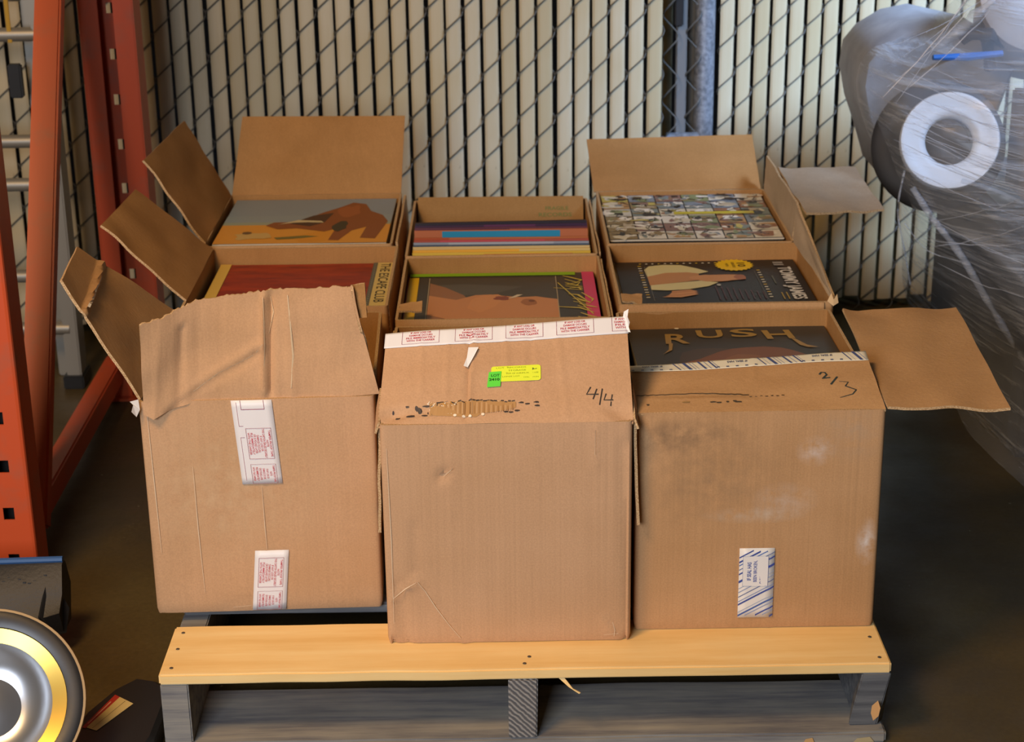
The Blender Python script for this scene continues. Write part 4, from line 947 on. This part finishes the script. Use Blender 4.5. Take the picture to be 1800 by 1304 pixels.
CC = [[Vector(p) for p in c] for c in (C0, C1, C2, C3)]
def film(u, v):
    x = v*(len(C0)-1); j = min(int(x), len(C0)-2); f_ = x-j
    q = [catmull(c[max(j-1, 0)], c[j], c[j+1], c[min(j+2, len(c)-1)], f_) for c in CC]
    y = u*3; i = min(int(y), 2); g_ = y-i
    return catmull(q[max(i-1, 0)], q[i], q[i+1], q[min(i+2, 3)], g_)
NU, NV = 80, 90; V, F = [], []
for i in range(NU+1):
    for j in range(NV+1):
        u, v = i/NU, j/NV; p = film(u, v)
        a = noise.noise(Vector((u*2.5+v*4, (v*9-u*5), 1)))*.010+noise.noise(Vector((u*3, v*34-u*14, 5)))*.005
        a *= min(1, 4*u+.15)
        V.append(p+Vector((-.4, -1, .2))*a+Vector((0, 0, 0 if p.z > .02 else -min(0, p.z))))
for i in range(NU):
    for j in range(NV):
        a = i*(NV+1)+j; F.append([a, a+1, a+NV+2, a+NV+1])
V = [Vector((v.x, v.y, max(v.z, .002))) for v in V]
o = mk('stretch_film', V, F, FILM, load, smooth=True)
# rope-like folds of gathered film
for pts_, r in (([(1604, 330), (1640, 385), (1690, 450), (1745, 545), (1810, 650)], .011), ([(1690, 318), (1750, 335), (1810, 362)], .006), ([(1640, 85), (1690, 50), (1745, 0)], .016), ([(1590, 300), (1578, 370), (1590, 440), (1600, 500)], .003), ([(1590, 392), (1630, 440), (1690, 460)], .002)):
    q = [aty(x, y, 1.10-.0004*(x-1600)) for x, y in pts_]; dn = []
    for k in range(len(q)-1):
        for m_ in range(5): dn.append(catmull(q[max(k-1, 0)], q[k], q[k+1], q[min(k+2, len(q)-1)], m_/5))
    dn.append(q[-1]); smooth_by_angle(mk('film_fold', *tube_geo(dn, [r*(.6+.5*noise.noise(Vector((k*.7, r*900, 0)))) for k in range(len(dn))], 7), FILM, load), 60)

rr = random.Random(12); gs = []
for k in range(30):
    if k < 18: a = (rr.uniform(1560, 1660), rr.uniform(120, 300)); b = (1830, a[1]+rr.uniform(.33, .43)*(1830-a[0]))
    elif k < 24: a = (rr.uniform(1530, 1600), rr.uniform(80, 190)); b = (rr.uniform(1690, 1790), rr.uniform(-30, 30))
    else: a = (rr.uniform(1620, 1680), rr.uniform(380, 470)); b = (1830, a[1]+rr.uniform(-.4, .5)*(1830-a[0]))
    y0 = rr.uniform(1.03, 1.07); y1 = .93 if b[0] > 1800 else 1.06
    q = [aty(a[0]+(b[0]-a[0])*t/8, a[1]+(b[1]-a[1])*t/8+rr.uniform(-2, 2)+8*math.sin(PI*t/8), y0+(y1-y0)*t/8) for t in range(9)]
    gs.append(tube_geo(q, [rr.uniform(.0004, .0011)*(1 if 0 < t < 8 else .3) for t in range(9)], 5))
STR = base_mat('gathered_film', 'b9bec6', .25, 0, .7); STR.node_tree.nodes['Principled BSDF'].inputs['Alpha'].default_value = .4
o = smooth_by_angle(mk('film_strands', *merge(*gs), STR, load), 60); o['kind'] = 'stuff'
# ---------------------------------------------------------------- things at the lower left
CHROME = base_mat('brushed_chrome', 'b9bcc0', .28, .85); BRASS = base_mat('brass_band', 'c8a850', .3, .7)
nrm = Vector((.18, -.75, .65)).normalized(); ctr = aty(-22, 1236, -.10)+Vector((0, 0, .0))
pan = empty('round_pan', (ctr.x, ctr.y, 0), 'round chrome pan with black rim and brass band at the lower left corner', 'pan')
def ring(name, prof, mat, closed=True): return smooth_by_angle(mk(name, *oriented(lathe_geo([(a*.905, b*.905) for a, b in prof], 72, closed), ctr, nrm), mat, pan), 40)
TANP = base_mat('tan_edge', 'a08358', .5)
ring('outer_edge', [(.137, -.006), (.1405, -.006), (.1415, .0), (.1405, .004), (.137, .004)], TANP)
ring('black_rim', [(.112, -.012), (.137, -.012), (.138, .002), (.130, .004), (.114, .0)], base_mat('black_enamel', '1d1c1d', .35))
ring('brass_band', [(.092, -.010), (.113, -.004), (.113, -.016), (.092, -.02)], BRASS)
ring('chrome_dish', [(.0, -.045), (.05, -.043), (.08, -.03), (.093, -.010), (.093, -.016), (.08, -.036), (.05, -.05), (.0, -.052)], CHROME)
ring('hub', [(.0, -.03), (.025, -.032), (.045, -.043), (.045, -.046), (.0, -.046)], base_mat('grey_hub', '6d6f72', .4, .5))
# small dark scratches on the brass
LEATHER = base_mat('black_leather', '232426', .5)
_n = noise_node(LEATHER, coords(LEATHER), 180, 3); bump(LEATHER, _n, .5, .001)
cu = empty('black_leather_cushion', (-.80, .32, 0), 'black leather cushion with stitching and blue piping behind the round pan', 'cushion')
# cushion: curved wedge, right end thin
sec = []
xs = [-1.02, -.95, -.88, -.82, -.77, -.735, -.715]
def csec(x):
    k = (x+1.02)/.305
    zt = .137+.006*k; zb = .0+.035*k**3; y0 = .255+.035*k*k; y1 = .34-.0*k
    return [(x, y0+.01, zb), (x+.0, y0-.006, zb+(zt-zb)*.4), (x, y0+.022, zt-.034-.012*k), (x-.0, y1-.012, zt-.004), (x, y1, zt), (x, y1+.012, zt-.01), (x, y1+.03, (zt+zb)*.5), (x, y1+.01, zb)]
V, F = [], []
for i, x in enumerate(xs):
    V += [Vector(p) for p in csec(x)]
n = 8
for i in range(len(xs)-1):
    for k in range(n): F.append([i*n+k, i*n+(k+1) % n, (i+1)*n+(k+1) % n, (i+1)*n+k])
F.append(list(range(n))[::-1]); F.append([(len(xs)-1)*n+k for k in range(n)])
smooth_by_angle(mk('cushion_body', V, F, LEATHER, cu), 50)
tipv = aty(122, 1066, .30)
tg = [aty(85, 1003, .335), aty(104, 1040, .33), aty(122, 1068, .315), aty(117, 1112, .30), aty(95, 1118, .29), aty(70, 1085, .27)]
bk = [p+Vector((-.03, .045, -.03)) for p in tg]; n = len(tg)
smooth_by_angle(mk('curled_end', [p for p in tg]+bk, [list(range(n))[::-1], [n+k for k in range(n)]]+[[k, (k+1) % n, n+(k+1) % n, n+k] for k in range(n)], LEATHER, cu), 60)
smooth_by_angle(mk('blue_piping', *tube_geo([Vector((x, csec(x)[4][1]-.002, csec(x)[4][2]+.001)) for x in xs], .0055, 8), base_mat('blue_trim', '2f5688', .5), cu))
pts_ = []
sv, sf = [], []
for k in range(34):
    f_ = k/33; x = -1.0+.26*f_; a = Vector(csec(x)[2]).lerp(Vector(csec(x)[3]), .55+.12*math.sin(k)); g_ = box_geo(a.x-.0025, a.x+.0025, a.y-.001, a.y+.001, a.z-.0005, a.z+.0015, bev=0)
    kk = len(sv); sv += g_[0]; sf += [[i+kk for i in q] for q in g_[1]]
mk('stitching', sv, sf, flat('3d3f42'), cu)
# black case with a label
case = empty('black_case', (-.58, .06, 0), 'flat black case lying on the floor beside the pallet, pale label with red stripe', 'case')
base_ = [(-.63, .055), (-.600, .125), (-.572, .158), (-.545, .150), (-.516, .12), (-.520, -.02), (-.535, -.08), (-.60, -.12), (-.655, -.07)]
zt = .040; n = len(base_); cxy = Vector((sum(p[0] for p in base_)/n, sum(p[1] for p in base_)/n, 0))
V = [Vector((x, y, .001)) for x, y in base_]+[Vector((x, y, zt-.008)) for x, y in base_]+[cxy+(Vector((x, y, 0))-cxy)*.9+Vector((0, 0, zt)) for x, y in base_]
F = [list(range(n))[::-1], [2*n+k for k in range(n)]]
for o_ in (0, n):
    for k in range(n): F.append([o_+k, o_+(k+1) % n, o_+n+(k+1) % n, o_+n+k][::-1])
smooth_by_angle(mk('case_shell', V, F, BLACKP, case), 30)
A_, B_, C_, D_ = Vector((-.622, .013, zt+.0006)), Vector((-.602, .002, zt+.0006)), Vector((-.564, .074, zt+.0006)), Vector((-.593, .098, zt+.0006))
S = make_surf(A_, B_, C_, D_, wob=0)
S0 = lambda u, v, h=0: (A_*(1-u)+B_*u)*(1-v)+(D_*(1-u)+C_*u)*v+Vector((0, 0, h))
pr = Print(); pr.rect(.2, 0, 1, 1, 'cdb97e', .0002, 2, 4); pr.rect(-.08, -.03, .2, 1, 'a8322a', .0002, 1, 4); pr.rect(.58, .03, .60, .97, '6a5a3c', .0004); pr.rect(.02, .1, .08, .8, 'd6a08c', .0004)
pr.build('paper_label', S0, case)
